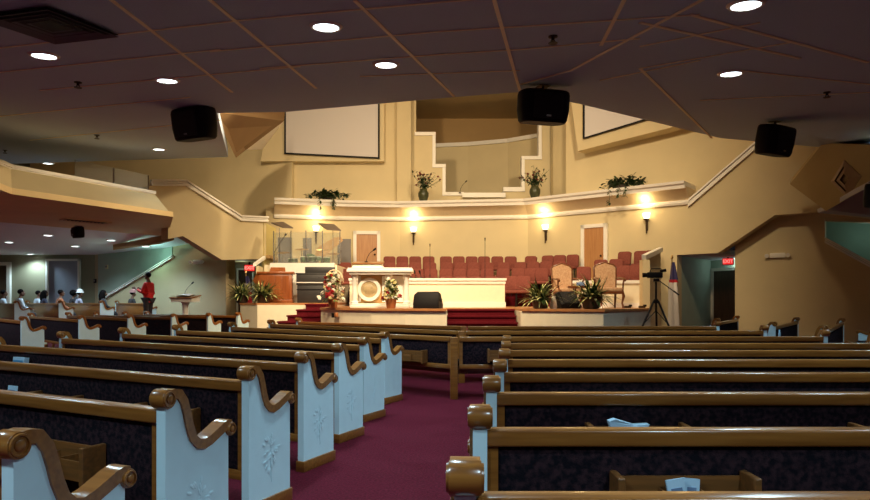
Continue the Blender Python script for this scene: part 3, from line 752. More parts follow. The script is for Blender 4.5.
# sconces
def sconce(c, rz, lb, parent=None):
    t = thing('wall_sconce', lb, 'wall lamp', c, rz, 'lit wall sconces'); t.scale = (.66,.66,.80); t.location.z -= .14
    MB().box(-.05,.05,-.02,.01,-.45,.02).tube([(0,-.08,-.50),(0,-.08,-.05)], [.025,.05], 10).ball((0,-.08,-.52), .035).tube([(0,0,-.2),(0,-.08,-.16)], .02).lathe([(.03,-.06),(.13,-.02),(.14,.02),(.001,.02)], 16, (0,-.09,0)).build('bracket', M_bronze, t)
    MB().lathe([(.10,.02),(.15,.10),(.17,.19),(.19,.24),(.17,.24),(.001,.14)], 16, (0,-.09,0)).build('glass_shade', M_sconce, t)
    L = bpy.data.lights.new('sconce', 'POINT'); L.energy = 17; L.color = (1,.74,.36); L.shadow_soft_size = .1
    o = bpy.data.objects.new('sconce', L); COL.objects.link(o); o.location = Vector(c)+Matrix.Rotation(rz, 3, 'Z') @ Vector((0,-.25,.42))
def on_wall(px, py, p, q):
    k = (q.y-p.y)/(q.x-p.x); u = (px-CX)/F; return W(px, py, (p.y-k*p.x)/(1-k*u)-.02)
sconce(on_wall(316,228,A_,B_), math.atan2(B_.y-A_.y,B_.x-A_.x), 'lit bronze wall sconce behind the drum shield')
sconce(on_wall(413.5,229,C_,D_), 0, 'lit bronze wall sconce right of the left choir door')
sconce(WR(546,226.5,-.03), math.atan(-RB), 'lit bronze wall sconce left of the right choir door')
sconce(WR(647,215,-.03), math.atan(-RB), 'lit bronze wall sconce right of the right choir door')

# ------------------------------------------------------------ choir chairs
def make_chair():
    t = thing('choir_chair', 'x', 'chair')
    MB().rbox(-.203,.203,-.26,.20,.38,.47,.035,3).build('seat', M_choir, t)
    R = Matrix.Translation((0,.20,.46)) @ Matrix.Rotation(-.16, 4, 'X')
    ol = []
    for cx_, cz_, a0 in ((.125,.345,0),(-.125,.345,90),(-.155,.055,180),(.155,.055,270)):
        rr_ = .083 if cz_ > .2 else .05
        for k_ in range(5):
            q = math.radians(a0+22.5*k_); ol.append((cx_+rr_*math.cos(q), cz_+rr_*math.sin(q)))
    ins = [(x*.90, .235+(z-.235)*.90) for x, z in ol]
    V = [(x,-.030,z) for x, z in ins]
    bk_ = MB(); n_ = len(ol); lay = [(ins,-.050),(ol,-.030),(ol,.035),(ins,.045)]
    V = [(x,y,z) for L_, y in lay for x, z in L_]
    Fs = [tuple(range(n_)), tuple(range(4*n_-1,3*n_-1,-1))]+[(i+k*n_,(i+1)%n_+k*n_,(i+1)%n_+(k+1)*n_,i+(k+1)*n_) for k in range(3) for i in range(n_)]
    bk_.add(V, Fs, R).build('backrest', M_choir, t)
    MB().rbox(-.20,.20,.045,.065,.0,.40,.01,M=R).build('back_shell', M_black, t)
    MB().tube([(-.19,.16,.38),(-.19,.22,.55)], .014).tube([(.19,.16,.38),(.19,.22,.55)], .014).tube([(-.19,-.2,.37),(-.19,.17,.37)], .013).tube([(.19,-.2,.37),(.19,.17,.37)], .013).build('frame', M_blackm, t)
    for sx in (-1,1):
        for y in (-.2,.17): MB().tube([(sx*.19,y,.38),(sx*.20,y+(.04 if y > 0 else -.03),0)], .012).build('leg', M_blackm, t)
    return t
chair0 = make_chair(); used = [False]
def interp(px, tab):
    if px <= tab[0][0]: return tab[0][1]
    for (a, va), (b, vb) in zip(tab[:-1], tab[1:]):
        if px <= b: return va+(vb-va)*(px-a)/(b-a)
    return tab[-1][1]
rows = [
 ('rear row', 1.87, [(520,22.0),(570,21.15),(650,19.35)], [389,402,415,428.5,446,459,472,484.5,498,511.5,529,546,558,570.5], 'left'),
 ('rear row right of the right choir door', 1.87, [(520,22.0),(570,21.15),(622,19.85),(652,19.3)], [622,639,653], 'left'),
 ('second row from the back', 1.60, [(500,21.0),(557,20.3),(614,19.3)], [344,389,402,415,430,447,461,474,488,503,519,532,545,558], 'left'),
 ('middle row right of the right choir door', 1.60, [(600,19.55),(618,19.2)], [600.5,615], 'left'),
 ('third row from the back', 1.34, [(490,20.0),(541,19.5)], [345,389,402.5,417,431,446,460,474,487,502,517,530,542], 'left'),
 ('front row by the right low wall', 1.34, [(585,18.65),(637,17.8)], [584,599,622,637.5], 'left'),
 ('lowest row', STG, [(480,18.6),(530,18.3)], [447,461,475,490,510,523], 'left')]
for nm, z, tab, pxs, _ in rows:
    for i, px in enumerate(pxs):
        d = interp(px, tab); x = (px-CX)/F*d
        slope = (interp(px+6, tab)-interp(px-6, tab))/max(.1, ((px+6-CX)/F*interp(px+6, tab)-(px-6-CX)/F*interp(px-6, tab)))
        rz = math.atan(slope)*.85
        lb = 'burgundy choir chair, %s from left in the %s' % (ORD[i] if i < 13 else 'rightmost', nm)
        if i == 13: lb = 'burgundy choir chair, rightmost in the %s' % nm
        if not used[0]:
            chair0.location = (x, d, z); chair0.rotation_euler = (0,0,rz); chair0['label'] = lb; chair0['group'] = 'choir chairs, '+nm; used[0] = True
        else: dup(chair0, (x, d, z), rz, lb, 'choir chairs, '+nm)

# ------------------------------------------------------------ pulpit
pz = STG
t = thing('pulpit', 'wide white pulpit with columns and round emblem at the stage centre', 'pulpit', W2(381,15.35)+(pz,))
Wd = 1.5
MB().rbox(-.70,.70,-.32,.32,0,.07,.015).rbox(-.66,.66,-.29,.29,.07,.11,.01).build('plinth', M_white, t)
MB().rbox(-.78,.78,-.36,.36,.84,.92,.02).rbox(-.72,.72,-.32,.32,.79,.84,.015).rbox(-.76,.76,-.34,.34,.92,.95,.012).build('top_slab', M_white, t)
for x in (-.61,.20,.62):
    MB().lathe([(.085,.11),(.085,.15),(.06,.17),(.055,.45),(.055,.68),(.075,.72),(.085,.75),(.085,.79)], 18, (x,-.18,0)).build('column', M_white, t)
MB().box(-.55,.55,-.02,.05,.11,.79).build('front_panel', mat('pulpit_panel', (.70,.42,.16), .4, var=.1), t, smooth=False)
MB().box(.03,.56,-.06,-.02,.14,.76).build('side_panel', M_white, t, smooth=False)
MB().box(-.54,-.48,-.06,-.02,.14,.76).build('side_panel', M_white, t, smooth=False)
R = Matrix.Translation((-.27,-.13,.44)) @ Matrix.Rotation(PI/2, 4, 'X')
MB().lathe([(.20,-.03),(.27,-.03),(.28,0),(.27,.03),(.20,.03),(.19,0),(.20,-.03)], 36, M=R).build('emblem_ring', M_white, t)
MB().lathe([(.001,-.015),(.20,-.015),(.20,.01),(.001,.01)], 36, M=R).lathe([(.001,.01),(.13,.01),(.10,.03),(.001,.03)], 24, M=R).build('emblem_disc', mat('emblem_gold', (.50,.38,.20), .45, var=.2, scale=12), t)
MB().rbox(-.66,.06,-.26,.20,.95,1.0,.01).prism([(-.63,-.24,1.0),(-.63,.18,1.0),(-.63,.18,1.10),(-.63,-.24,1.03)], (.66,0,0)).build('book_stand', M_white, t, smooth=False)
MB().prism([(-.67,-.27,1.035),(-.67,.2,1.105),(-.67,.2,1.125),(-.67,-.27,1.055)], (.74,0,0)).build('wood_top', M_rail, t, smooth=False)
ploc = Vector(t.location)
def gooseneck(p, pts, lb, base=True):
    t = thing('gooseneck_microphone', lb, 'microphone', p)
    MB().lathe([(.05,0),(.05,.012),(.02,.03),(.001,.03)], 14).build('base', M_black, t)
    MB().tube([(0,0,.02)]+pts, .008, 6).build('neck', M_blackm, t)
    a = Vector(pts[-1]); b = a+(a-Vector(pts[-2])).normalized()*.09
    MB().tube([a, a.lerp(b,.3), b], [.014,.024,.022], 10).build('capsule', M_black, t)
gooseneck(ploc+Vector((-.36,.05,1.095)), [(.03,-.02,.12),(.09,-.03,.22),(.17,-.05,.28)], 'black gooseneck microphone on the pulpit in front of the left door')
# microphones cluster and stands behind the choir wall
for i, (px, y) in enumerate(((411,272),(416,271),(421,273))):
    p = W(px, 300, 16.56); p.z = 1.80
    gooseneck(p, [(.0,0,.06),(-.02,-.03,.12)], ('leftmost short microphone on the low choir wall right of the pulpit','middle short microphone on the low choir wall','rightmost short microphone on the low choir wall')[i])
for px, ytop, lb in ((430,246,'tall thin microphone stand behind the left part of the low choir wall'),(485,240,'tall thin microphone stand behind the right part of the low choir wall')):
    p = W(px, 300, 17.6); ht = EYE+(300-ytop)*17.6/F-STG
    t = thing('microphone_stand', lb, 'microphone stand', (p.x, p.y, STG))
    MB().lathe([(.14,0),(.14,.015),(.03,.03),(.001,.03)], 18).build('base', M_blackm, t)
    MB().tube([(0,0,.02),(0,0,ht*.55)], .009).tube([(0,0,ht*.5),(0,0,ht)], .006).build('pole', M_blackm, t)
    MB().tube([(0,0,ht-.02),(0,-.02,ht+.06)], [.011,.018]).build('microphone_head', M_black, t)
p = W(459.5,193.5,dC-.12); 
gooseneck(W(460,196,dC-.12)+Vector((0,0,.12)), [(.02,0,.15),(.10,-.02,.30),(.2,-.03,.40)], 'gooseneck microphone on the baptistry rail high on the back wall')

# stage monitors
def wedge(c, rz, w, lb):
    t = thing('stage_monitor', lb, 'speaker', c, rz)
    pr = [(-w/2,-.24,0),(-w/2,.22,0),(-w/2,.24,.12),(-w/2,.12,.36),(-w/2,.0,.38),(-w/2,-.26,.10)]
    b = MB()
    for x0, x1, s_ in ((-w/2,-w/2+.06,.9),):
        pass
    V = []; Fs = []
    for x, s_ in ((-w/2,.86),(-w/2+.06,1),(w/2-.06,1),(w/2,.86)):
        V += [(x, y*s_, z*s_+ (0 if z < .01 else 0)) for _, y, z in pr]
    for i in range(3):
        for j in range(6): Fs.append((i*6+j, i*6+(j+1) % 6, (i+1)*6+(j+1) % 6, (i+1)*6+j))
    Fs += [tuple(range(6)), tuple(18+j for j in range(6))]
    b.add(V, Fs).build('cabinet', M_black, t)
    MB().prism([(-w*.40,-.245,.12),(w*.40,-.245,.12),(w*.40,-.02,.372),(-w*.40,-.02,.372)], (0,-.012,.010)).build('grille', M_grille, t, smooth=False)
    MB().tube([(-w/2-.0,.02,.15),(-w/2-.03,.02,.2),(-w/2,.02,.25)], .012).build('handle', M_blackm, t)
wedge(W2(428,14.6)+(STG,), math.radians(166), .60, 'black wedge floor monitor on the stage edge right of the pulpit')
wedge(W2(566,14.4)+(STG,), math.radians(20), .50, 'black wedge floor monitor between the right hand potted plants')

# ------------------------------------------------------------ plants and flowers
def leaf(mb, base, dirv, ln, w, droop, seg=4):
    d = Vector(dirv).normalized(); side = d.cross(Vector((0,0,1)))
    side = side.normalized() if side.length > .01 else Vector((1,0,0))
    V = []; Fs = []; p = Vector(base)
    for i in range(seg+1):
        f = i/seg; ww = w*math.sin(PI*min(.98, .12+.86*f))*.5
        V += [p-side*ww, p+Vector((0,0,-.15*ww)), p+side*ww]
        p = p+d*ln/seg; d = (d+Vector((0,0,-droop/seg))).normalized()
    for i in range(seg):
        a = i*3; Fs += [(a,a+1,a+4,a+3),(a+1,a+2,a+5,a+4)]
    mb.add(V, Fs)
def potted(name, lb, c, kind, sc=1, seed=1, group=None):
    rr = random.Random(seed)
    t = thing(name, lb, 'plant', c, 0, group)
    if kind == 'spider':
        MB().lathe([(.10*sc,0),(.15*sc,.02),(.19*sc,.20*sc),(.20*sc,.22*sc),(.16*sc,.22*sc),(.15*sc,.18*sc),(.001,.18*sc)], 18).build('pot', M_pot, t)
        f = MB(); f2 = MB()
        for i in range(190):
            q = rr.uniform(0, 2*PI); e = rr.uniform(.05,1.25)
            leaf(f if i % 2 else f2, (rr.gauss(0,.06),rr.gauss(0,.06),.18*sc), (math.cos(q)*math.cos(e), math.sin(q)*math.cos(e), math.sin(e)), rr.uniform(.28,.60)*sc, rr.uniform(.03,.055)*sc, rr.uniform(.5,1.7))
        f.build('variegated_leaves', M_leafy, t); f2.build('green_leaves', M_leaf, t)
    elif kind == 'trail':
        MB().lathe([(.10,0),(.16,.02),(.20,.14),(.17,.14),(.001,.10)], 16).build('pot', M_pot, t)
        f = MB(); st = MB()
        for k in range(46):
            q = rr.uniform(0, 2*PI); r_ = rr.uniform(.15,.75); pp = Vector((math.cos(q)*r_, math.sin(q)*r_*.45, .10+rr.uniform(.0,.30)*(1-r_*.6)))
            st.tube([(0,0,.1), pp*.5+Vector((0,0,.12)), pp], .006, 5)
            for j in range(7):
                e = rr.uniform(-.5,.9); a = rr.uniform(0, 2*PI)
                leaf(f, pp+Vector((rr.gauss(0,.05),rr.gauss(0,.04),rr.gauss(0,.04))), (math.cos(a)*math.cos(e), math.sin(a)*math.cos(e), math.sin(e)), rr.uniform(.12,.22), .09, .6, 3)
        for k in range(3):
            x = rr.uniform(-.35,.35); L = rr.uniform(.25,.6)
            st.tube([(x*.4,-.1,.12),(x,-.50,.10),(x,-.56,-.05),(x+.03,-.56,-L)], .006, 5)
            for j in range(12):
                a = rr.uniform(0, 2*PI); leaf(f, (x+.02,-.56,-.02-L*j/12), (math.cos(a),math.sin(a)*.6-.3,-.4), rr.uniform(.10,.16), .08, .5, 3)
        f.build('leaves', M_leaf, t); st.build('vines', M_leaf, t)
    elif kind == 'vase':
        MB().lathe([(.10,0),(.17,.06),(.24,.28),(.24,.42),(.16,.56),(.18,.60),(.14,.60),(.001,.55)], 20).build('vase', mat('green_glaze', (.05,.055,.02), .35, var=.4, scale=6), t)
        f = MB(); fl = MB()
        for k in range(46):
            q = rr.uniform(0, 2*PI); e = rr.uniform(.5,1.5); L = rr.uniform(.3,1.0)
            dv = Vector((math.cos(q)*math.cos(e), math.sin(q)*math.cos(e)*.7, math.sin(e)))
            f.tube([(0,0,.56), Vector((0,0,.56))+dv*L*.5, Vector((0,0,.56))+dv*L+Vector((0,0,-.05))], .006, 5)
            for j in range(5): leaf(f, Vector((0,0,.56))+dv*L*rr.uniform(.3,1), (rr.gauss(0,1), rr.gauss(0,1), rr.uniform(-.5,.8)), rr.uniform(.12,.26), .06, .8, 3)
            if k % 3 == 0: fl.ball(Vector((0,0,.56))+dv*L, (.05,.05,.045), 8, 6)
        f.build('stems_and_leaves', M_leaf, t); fl.build('berries', mat('red_berries', (.16,.02,.012), .5), t)
    if kind == 'vase': t.scale = (sc, sc, sc)
    return t
GP = 'striped leaf plants along the stage edge'
potted('potted_plant', 'striped leafy plant at the left end of the left stage wing', Vector(W2(244,16.25))+Vector((0,0,0)) if False else Vector((W2(242,17.5)[0], 17.5, STGL)), 'spider', 1.0, 3, GP)
potted('potted_plant', 'striped leafy plant in front of the wooden console on the left stage wing', Vector((W2(264,17.15)[0], 17.15, STGL)), 'spider', 1.0, 4, GP)
potted('potted_plant', 'striped leafy plant beside the centre steps on the right stage wing', Vector((W2(540,14.15)[0], 14.1, STG)), 'spider', 1.05, 5, GP)
potted('potted_plant', 'striped leafy plant in front of the right carved chair', Vector((W2(590,13.75)[0], 13.65, STG)), 'spider', 1.15, 6, GP)
ZL = LED+.582
def ledge_pt(px, off):
    segs = [(A_,B_),(B_,C_),(C_,D_),(D_,E_)]
    for p, q in segs:
        if (p.x/p.y*F+CX) <= px <= (q.x/q.y*F+CX):
            w = on_wall(px, 300, p, q); d = (q-p).normalized(); n = Vector((d.y,-d.x,0)).normalized(); v = w+n*off; v.z = ZL; return v, math.atan2(d.y, d.x)
p, a = ledge_pt(327,.12); o = potted('trailing_plant', 'trailing dark green plant on the ledge below the left screen', p, 'trail', 1, 11, 'trailing plants on the ledge'); o.rotation_euler.z = a
p, a = ledge_pt(624,.12); o = potted('trailing_plant', 'trailing dark green plant on the ledge near its right end', p, 'trail', 1, 12, 'trailing plants on the ledge'); o.rotation_euler.z = a
p, a = ledge_pt(424,.15); potted('flower_vase', 'vase of dried flowers on the ledge left of the baptistry opening', p, 'vase', .8, 13, 'vases of dried flowers on the ledge')
p, a = ledge_pt(537,.15); potted('flower_vase', 'vase of dried flowers on the ledge right of the baptistry opening', p, 'vase', .8, 14, 'vases of dried flowers on the ledge')

def bloom_mesh(r, m, name):
    b = MB(); rr = random.Random(2)
    b.ball((0,0,0), r*.55, 8, 6)
    for ring, (n, e, L) in enumerate(((6,.2,1.0),(6,.8,.85),(4,1.3,.6))):
        for i in range(n):
            q = 2*PI*i/n+ring*.4; R = Matrix.Rotation(q, 4, 'Z') @ Matrix.Rotation(-e, 4, 'Y')
            b.ball((r*L*.55,0,0), (r*L*.45, r*.34, r*.12), 8, 5, M=R)
    return b.mesh(name, m)
M_rose = mat('rose_red', (.42,.012,.02), .6); M_fw = mat('petal_white', (.85,.80,.68), .6); M_fy = mat('petal_cream', (.78,.66,.32), .6); M_fp = mat('petal_pink', (.65,.25,.22), .6)
BL = [bloom_mesh(.065, M_rose, 'red_flower'), bloom_mesh(.06, M_fw, 'white_flower'), bloom_mesh(.055, M_fy, 'cream_flower'), bloom_mesh(.05, M_fp, 'pink_flower')]
BN = ['red_flower','white_flower','cream_flower','pink_flower']
def arrangement(c, h, w, n, seed, lb, hoop):
    rr = random.Random(seed); t = thing('flower_arrangement', lb, 'flowers', c)
    MB().lathe([(.09,0),(.10,.02),(.13,.20),(.14,.22),(.11,.22),(.001,.18)], 16).build('pot', M_terra, t)
    f = MB()
    for k in range(150):
        q = rr.uniform(0, 2*PI); zf = rr.random(); rad = w/2*(1-.65*zf)*rr.uniform(.3,1)
        leaf(f, (math.cos(q)*rad*.6, math.sin(q)*rad*.6, .18+zf*(h-.25)), (math.cos(q), math.sin(q), rr.uniform(-.4,.9)), rr.uniform(.10,.20), .055, .7, 3)
    for k in range(14): f.tube([(0,0,.15),(rr.gauss(0,.06),rr.gauss(0,.05),h*.5),(rr.gauss(0,.08),rr.gauss(0,.08),h*rr.uniform(.7,1))], .006, 5)
    f.build('greenery', mat('greenery', (.36,.40,.14), .6, col2=(.06,.12,.03), scale=14), t)
    for k in range(n):
        q = rr.uniform(PI*.95, PI*2.05); zf = (k+.5)/n; rad = w/2*(1-.7*zf)*rr.uniform(.55,1)
        i = rr.choice([0,0,1,1,1,2,2,3])
        o = link(BN[i], BL[i], t, (math.cos(q)*rad, math.sin(q)*rad*.8, .20+zf*(h-.22)), (rr.uniform(.2,1.0), rr.uniform(-.5,.5), rr.uniform(0,6)))
        s_ = rr.uniform(.9,1.35); o.scale = (s_,s_,s_)
    if hoop:
        MB().tube([(math.cos(a)*.22+.02, .06, h*.72+math.sin(a)*.30) for a in [PI*k/14 for k in range(15)]], .016, 7).build('basket_handle', mat('wicker_pale', (.75,.55,.36), .7), t)
arrangement(W2(333,15.5)+(STG,), .86, .78, 44, 5, 'tall flower basket with hooped handle left of the pulpit', True)
arrangement(W2(391,14.55)+(STG,), .68, .48, 32, 8, 'red and white flowers in a terracotta pot before the pulpit', False)

# ------------------------------------------------------------ left wing: wooden console, black organ, drums
t = thing('organ_console', 'brown wooden organ console on the left stage wing behind a plant', 'organ', (W2(276.5,17.9)[0], 17.9, STGL), math.radians(8))
M_cons = wood('console_wood', (.34,.10,.025), (.22,.055,.012), .35, .4, (12,12,1))
MB().rbox(-.44,.44,-.28,.28,0,.80,.01).build('case', M_cons, t)
mb = MB()
for x in (-.38,-.19,0,.19): mb.box(x,x+.17,-.292,-.28,.10,.74)
mb.build('back_panels', M_cons, t, smooth=False)
MB().prism([(-.62,-.2,.62),(-.44,-.28,.42),(-.44,-.28,.82),(-.5,-.28,.82)], (0,.5,0)).rbox(-.50,.50,-.32,.32,.80,.86,.012).build('top_board', M_cons, t)
MB().prism([(-.20,.0,.86),(.25,.0,.86),(.22,.12,1.0),(-.17,.12,1.0)], (0,.03,0)).build('music_desk', M_cons, t, smooth=False)
MB().rbox(-.46,.46,-.30,.30,0,.09,.008).build('plinth', M_cons, t)
t = thing('electric_organ', 'charcoal electric organ seen from the back beside the wooden console', 'organ', (W2(316.5,18.2)[0], 18.3, STGL), math.radians(4))
M_char = mat('charcoal_panel', (.028,.026,.026), .5, var=.1)
MB().rbox(-.53,.53,-.25,.25,.0,.50,.01).rbox(-.55,.55,-.27,.27,.50,.80,.012).build('case', M_char, t)
MB().rbox(-.56,.56,-.28,.30,.80,.84,.008).rbox(-.33,.50,-.12,.1,.84,1.02,.01).build('music_stand', M_char, t)
MB().box(-.54,.54,-.285,-.27,.56,.585).build('trim_strip', M_white, t, smooth=False)
MB().box(.10,.26,-.276,-.268,.70,.725).build('badge', M_chrome, t, smooth=False)
MB().box(-.54,.54,-.262,-.25,.36,.39).build('lower_strip', M_black, t, smooth=False)
# drum shield with two tilted tops, drum kit, foam panels
M_glass = mat('acrylic', (.9,.95,.95), .05, trans=.93, spec=.4)
t = thing('drum_shield', 'clear acrylic drum shield with tilted dark top panels at stage left', 'drum shield', W2(304,19.2)+(2.33,))
x0 = t.location.x; y0 = t.location.y
def lx(px, d=19.2): return (px-CX)/F*d-x0
for i, (a, b) in enumerate(((272,290),(290,306),(306,322),(322,339))):
    MB().box(lx(a)+.01, lx(b)-.01, -.01+abs(i-1.5)*.12, .005+abs(i-1.5)*.12, 0, .95).build('acrylic_panel', M_glass, t, smooth=False)
for k, px in enumerate((272,290.3,306,322,339)): MB().box(lx(px)-.012, lx(px)+.012, -.02+abs(k-2)*.1, .02+abs(k-2)*.1, 0, 1.0).build('upright_strip', M_chrome, t, smooth=False)
def qd(pts, d0, d1): return [W(px, py, d)-t.location for (px, py), d in zip(pts, (d0,d0,d1,d1))]
M_mir = mat('shield_top', (.13,.09,.07), .3, var=.1)
MB().prism(qd([(271,223.5),(283,222.5),(293,228.5),(283,228)],19.4,18.6), (0,.02,.03)).build('top_panel', M_mir, t, smooth=False)
MB().prism(qd([(318,224),(334,225),(341,231),(327,230)],19.4,18.6), (0,.02,.03)).build('top_panel', M_mir, t, smooth=False)
for px in (281,334): MB().box(lx(px)-.008, lx(px)+.008, -.2, -.18, 0, W(0,228,19).z-2.33).build('top_support', M_chrome, t, smooth=False)
struct('floor_drum_riser', MB().box(-5.05,-2.9,18.95,22.2,STGL,2.28), M_stagew)
t = thing('drum_kit', 'drum kit with chrome shells and cymbals behind the clear shield', 'drums', W2(306,20.2)+(2.28,))
def cyl(px, z, r, h, ax=None):
    return None
M_dr = mat('drum_shell', (.12,.22,.10), .3, var=.3); M_skn = mat('drum_head', (.75,.78,.68), .5)
for x, z, r, h in ((-.05,.16,.12,.16),(.22,.17,.12,.15),(.62,.10,.15,.2),(-.40,.14,.15,.12),(.42,.2,.10,.12)):
    k = MB().lathe([(r,0),(r,h)], 22, (x,-.05,z)).build('drum', M_dr, t)
    MB().lathe([(r*1.03,h-.02),(r*1.03,h+.012),(.001,h+.014)], 22, (x,-.05,z)).build('drum_head', M_skn, k)
    b = MB()
    for q in range(3): b.tube([(x+.1*math.cos(q*2.1),-.05+.1*math.sin(q*2.1),z+.02),(x+.2*math.cos(q*2.1),-.05+.2*math.sin(q*2.1),0)], .01)
    b.build('drum_legs', M_chrome, t)
k = MB().lathe([(.21,-.2),(.21,.2)], 24, M=Matrix.Translation((.12,.25,.22)) @ Matrix.Rotation(PI/2, 4, 'X')).build('bass_drum', M_dr, t)
for x, y, z in ((-.75,.1,.46),(-.2,.3,.58),(.50,.15,.55),(.85,.0,.42)):
    MB().lathe([(.001,.03),(.04,.028),(.22,0),(.22,-.004),(.001,.02)], 24, M=Matrix.Translation((x,y,z)) @ Matrix.Rotation(.2, 4, 'X')).build('cymbal', M_brass, t)
    MB().tube([(x,y,0),(x,y,z+.04)], .012).build('cymbal_stand', M_chrome, t)
MB().tube([(-.95,-.2,0),(-.95,-.2,.45),(-.60,-.25,.98)], .012).ball((-.58,-.25,1.0), .035).build('microphone_boom', M_blackm, t)
for (a, b, y0_, y1_, d, lb) in ((278,292,237.5,262,21.6,'leftmost grey acoustic foam panel behind the drum shield'),(303,311.5,238,259,21.7,'narrow grey acoustic foam panel in the middle behind the drum shield'),(337.5,351,239,264,22.3,'grey acoustic foam panel left of the left choir door')):
    A = W(a,y1_,d); B = W(b,y0_,d); z0_ = 2.28 if b < 330 else STG
    t = thing('acoustic_panel', lb, 'acoustic panel', ((A.x+B.x)/2, d, z0_), 0, 'grey acoustic panels by the drums')
    MB().rbox(-(B.x-A.x)/2, (B.x-A.x)/2, -.04, .04, .03, B.z-z0_, .01).build('foam_board', M_grey, t)
    MB().box(-.2,.2,-.12,.12,0,.03).build('foot', M_blackm, t, smooth=False)
t = thing('drum_angle_board', 'tan slanted board beside the drum shield at its right', 'board', W2(329,21.3)+(2.28,))
q = [W(px, py, 21.3)-t.location for px, py in ((314,258),(322,258.5),(343,240.5),(341,237),(334,237.5),(318,247))]
MB().prism(q, (0,.04,0)).build('board', mat('tan_board', (.58,.36,.16), .6, var=.1), t, smooth=False)
MB().box(-.4,.3,-.1,.14,0,.03).prism([(.25,.05,0),(.29,.05,0),(.40,.05,.62),(.36,.05,.62)], (0,.04,0)).build('support', M_blackm, t, smooth=False)

# ------------------------------------------------------------ carved chairs and table on the right wing
M_throne = mat('throne_brocade', (.62, .40, .24), .8, col2=(.50, .28, .15), scale=22, bump=.3, bscale=80)
M_thw = wood('throne_wood', (.20,.065,.02), (.12,.035,.01), .3, .4)
def throne(c, rz, lb):
    t = thing('carved_armchair', lb, 'armchair', c, rz, 'carved high-backed armchairs on the stage')
    MB().rbox(-.25,.25,-.28,.22,.38,.48,.03,3).build('seat', M_throne, t)
    R = Matrix.Translation((0,.22,.46)) @ Matrix.Rotation(-.10, 4, 'X')
    ol = [(-.23,0,0),(.23,0,0),(.25,0,.50),(.20,0,.56),(.10,0,.585),(0,0,.62),(-.10,0,.585),(-.20,0,.56),(-.25,0,.50)]
    MB().prism(ol, (0,.07,0), R).build('backrest', M_throne, t, smooth=False)
    fr = MB(); ol2 = [tuple(R @ Vector((x*1.08, .03, z*1.03))) for x, _, z in ol]
    fr.tube(ol2[1:]+ol2[:1], .022, 8); fr.build('back_frame', M_thw, t)
    for s in (-1,1):
        MB().tube([(s*.27,.24,.72),(s*.30,.0,.70),(s*.30,-.22,.68),(s*.30,-.27,.64)], [.022,.022,.028,.03], 8).tube([(s*.30,-.2,.68),(s*.29,-.17,.55),(s*.27,-.2,.42)], .02).build('arm', M_thw, t)
        MB().tube([(s*.24,-.24,.42),(s*.27,-.27,.28),(s*.24,-.25,.12),(s*.26,-.29,0)], [.035,.035,.022,.03], 8).build('leg', M_thw, t)
        MB().tube([(s*.23,.2,.42),(s*.24,.28,0)], [.03,.022], 8).build('leg', M_thw, t)
    MB().rbox(-.26,.26,-.29,.23,.33,.39,.01).build('seat_rail', M_thw, t)
throne((W2(566,15.6)[0], 15.55, STG), math.radians(12), 'carved high-backed armchair with tan brocade, left of the small table')
throne((W2(608,15.1)[0], 15.05, STG), math.radians(2), 'carved high-backed armchair with tan brocade, right of the small table')
t = thing('side_table', 'small round wooden table between the two carved armchairs', 'table', (W2(577,15.0)[0], 15.0, STG))
MB().lathe([(.001,.46),(.20,.46),(.22,.48),(.22,.52),(.001,.52)], 22).build('table_top', M_thw, t)
for q in range(3): MB().tube([(.12*math.cos(q*2.09),.12*math.sin(q*2.09),.46),(.05*math.cos(q*2.09),.05*math.sin(q*2.09),.25),(.2*math.cos(q*2.09),.2*math.sin(q*2.09),0)], .018).build('leg', M_thw, t)
t = thing('tissue_box', 'blue and white tissue box on the small round table', 'box', (W2(580,15.0)[0], 14.95, STG+.52))
MB().rbox(-.08,.08,-.06,.06,0,.085,.008).build('carton', mat('tissue_blue', (.20,.32,.62), .6, var=.2, scale=20), t)
MB().prism([(-.03,0,.085),(.03,0,.085),(.05,0,.15),(.0,0,.13),(-.04,0,.16)], (.0,.015,0)).build('tissue', M_white, t, smooth=False)
t = thing('white_vase', 'slim white vase between the left carved chair and a plant', 'vase', (W2(553,14.2)[0], 14.15, STG))
MB().lathe([(.06,0),(.085,.04),(.07,.16),(.045,.24),(.06,.28),(.04,.28),(.001,.22)], 18).build('body', M_white, t)
MB().lathe([(.075,0),(.075,.015),(.06,.02)], 18).build('foot', M_white, t)

# camera on a tripod
t = thing('video_camera_tripod', 'black video camera on a tall tripod beside the stage at right', 'tripod', W2(656,13.35)+(0,), math.radians(-10))
hz = 1.62
MB().tube([(0,0,hz-.62),(0,0,hz)], .022).lathe([(.05,hz-.45),(.05,hz-.38),(.03,hz-.36),(.001,hz-.36)], 12).build('centre_column', M_blackm, t)
for q in (math.radians(200), math.radians(320), math.radians(80)):
    e = Vector((math.cos(q)*.62, math.sin(q)*.52, .02)); a = Vector((math.cos(q)*.05, math.sin(q)*.05, hz-.40))
    l = MB().tube([a, a.lerp(e,.45)], .022).tube([a.lerp(e,.4), a.lerp(e,.75)], .017).tube([a.lerp(e,.7), e], .012).build('leg', M_blackm, t)
    MB().ball(e, .028, 8, 6).build('rubber_foot', M_black, l)
    MB().tube([Vector((0,0,hz-.6)), a.lerp(e,.4)], .009).build('spreader', M_blackm, t)
MB().rbox(-.06,.06,-.07,.07,hz,hz+.07,.015).tube([(.05,-.02,hz+.03),(.42,-.20,hz-.28)], .010).tube([(.33,-.155,hz-.20),(.42,-.20,hz-.28)], .016).build('pan_head', M_blackm, t)
MB().rbox(-.18,.13,-.06,.06,hz+.08,hz+.20,.02).build('camera_body', M_black, t)
MB().tube([(-.18,0,hz+.14),(-.27,0,hz+.14)], [.045,.05], 14).build('lens_hood', M_black, t)
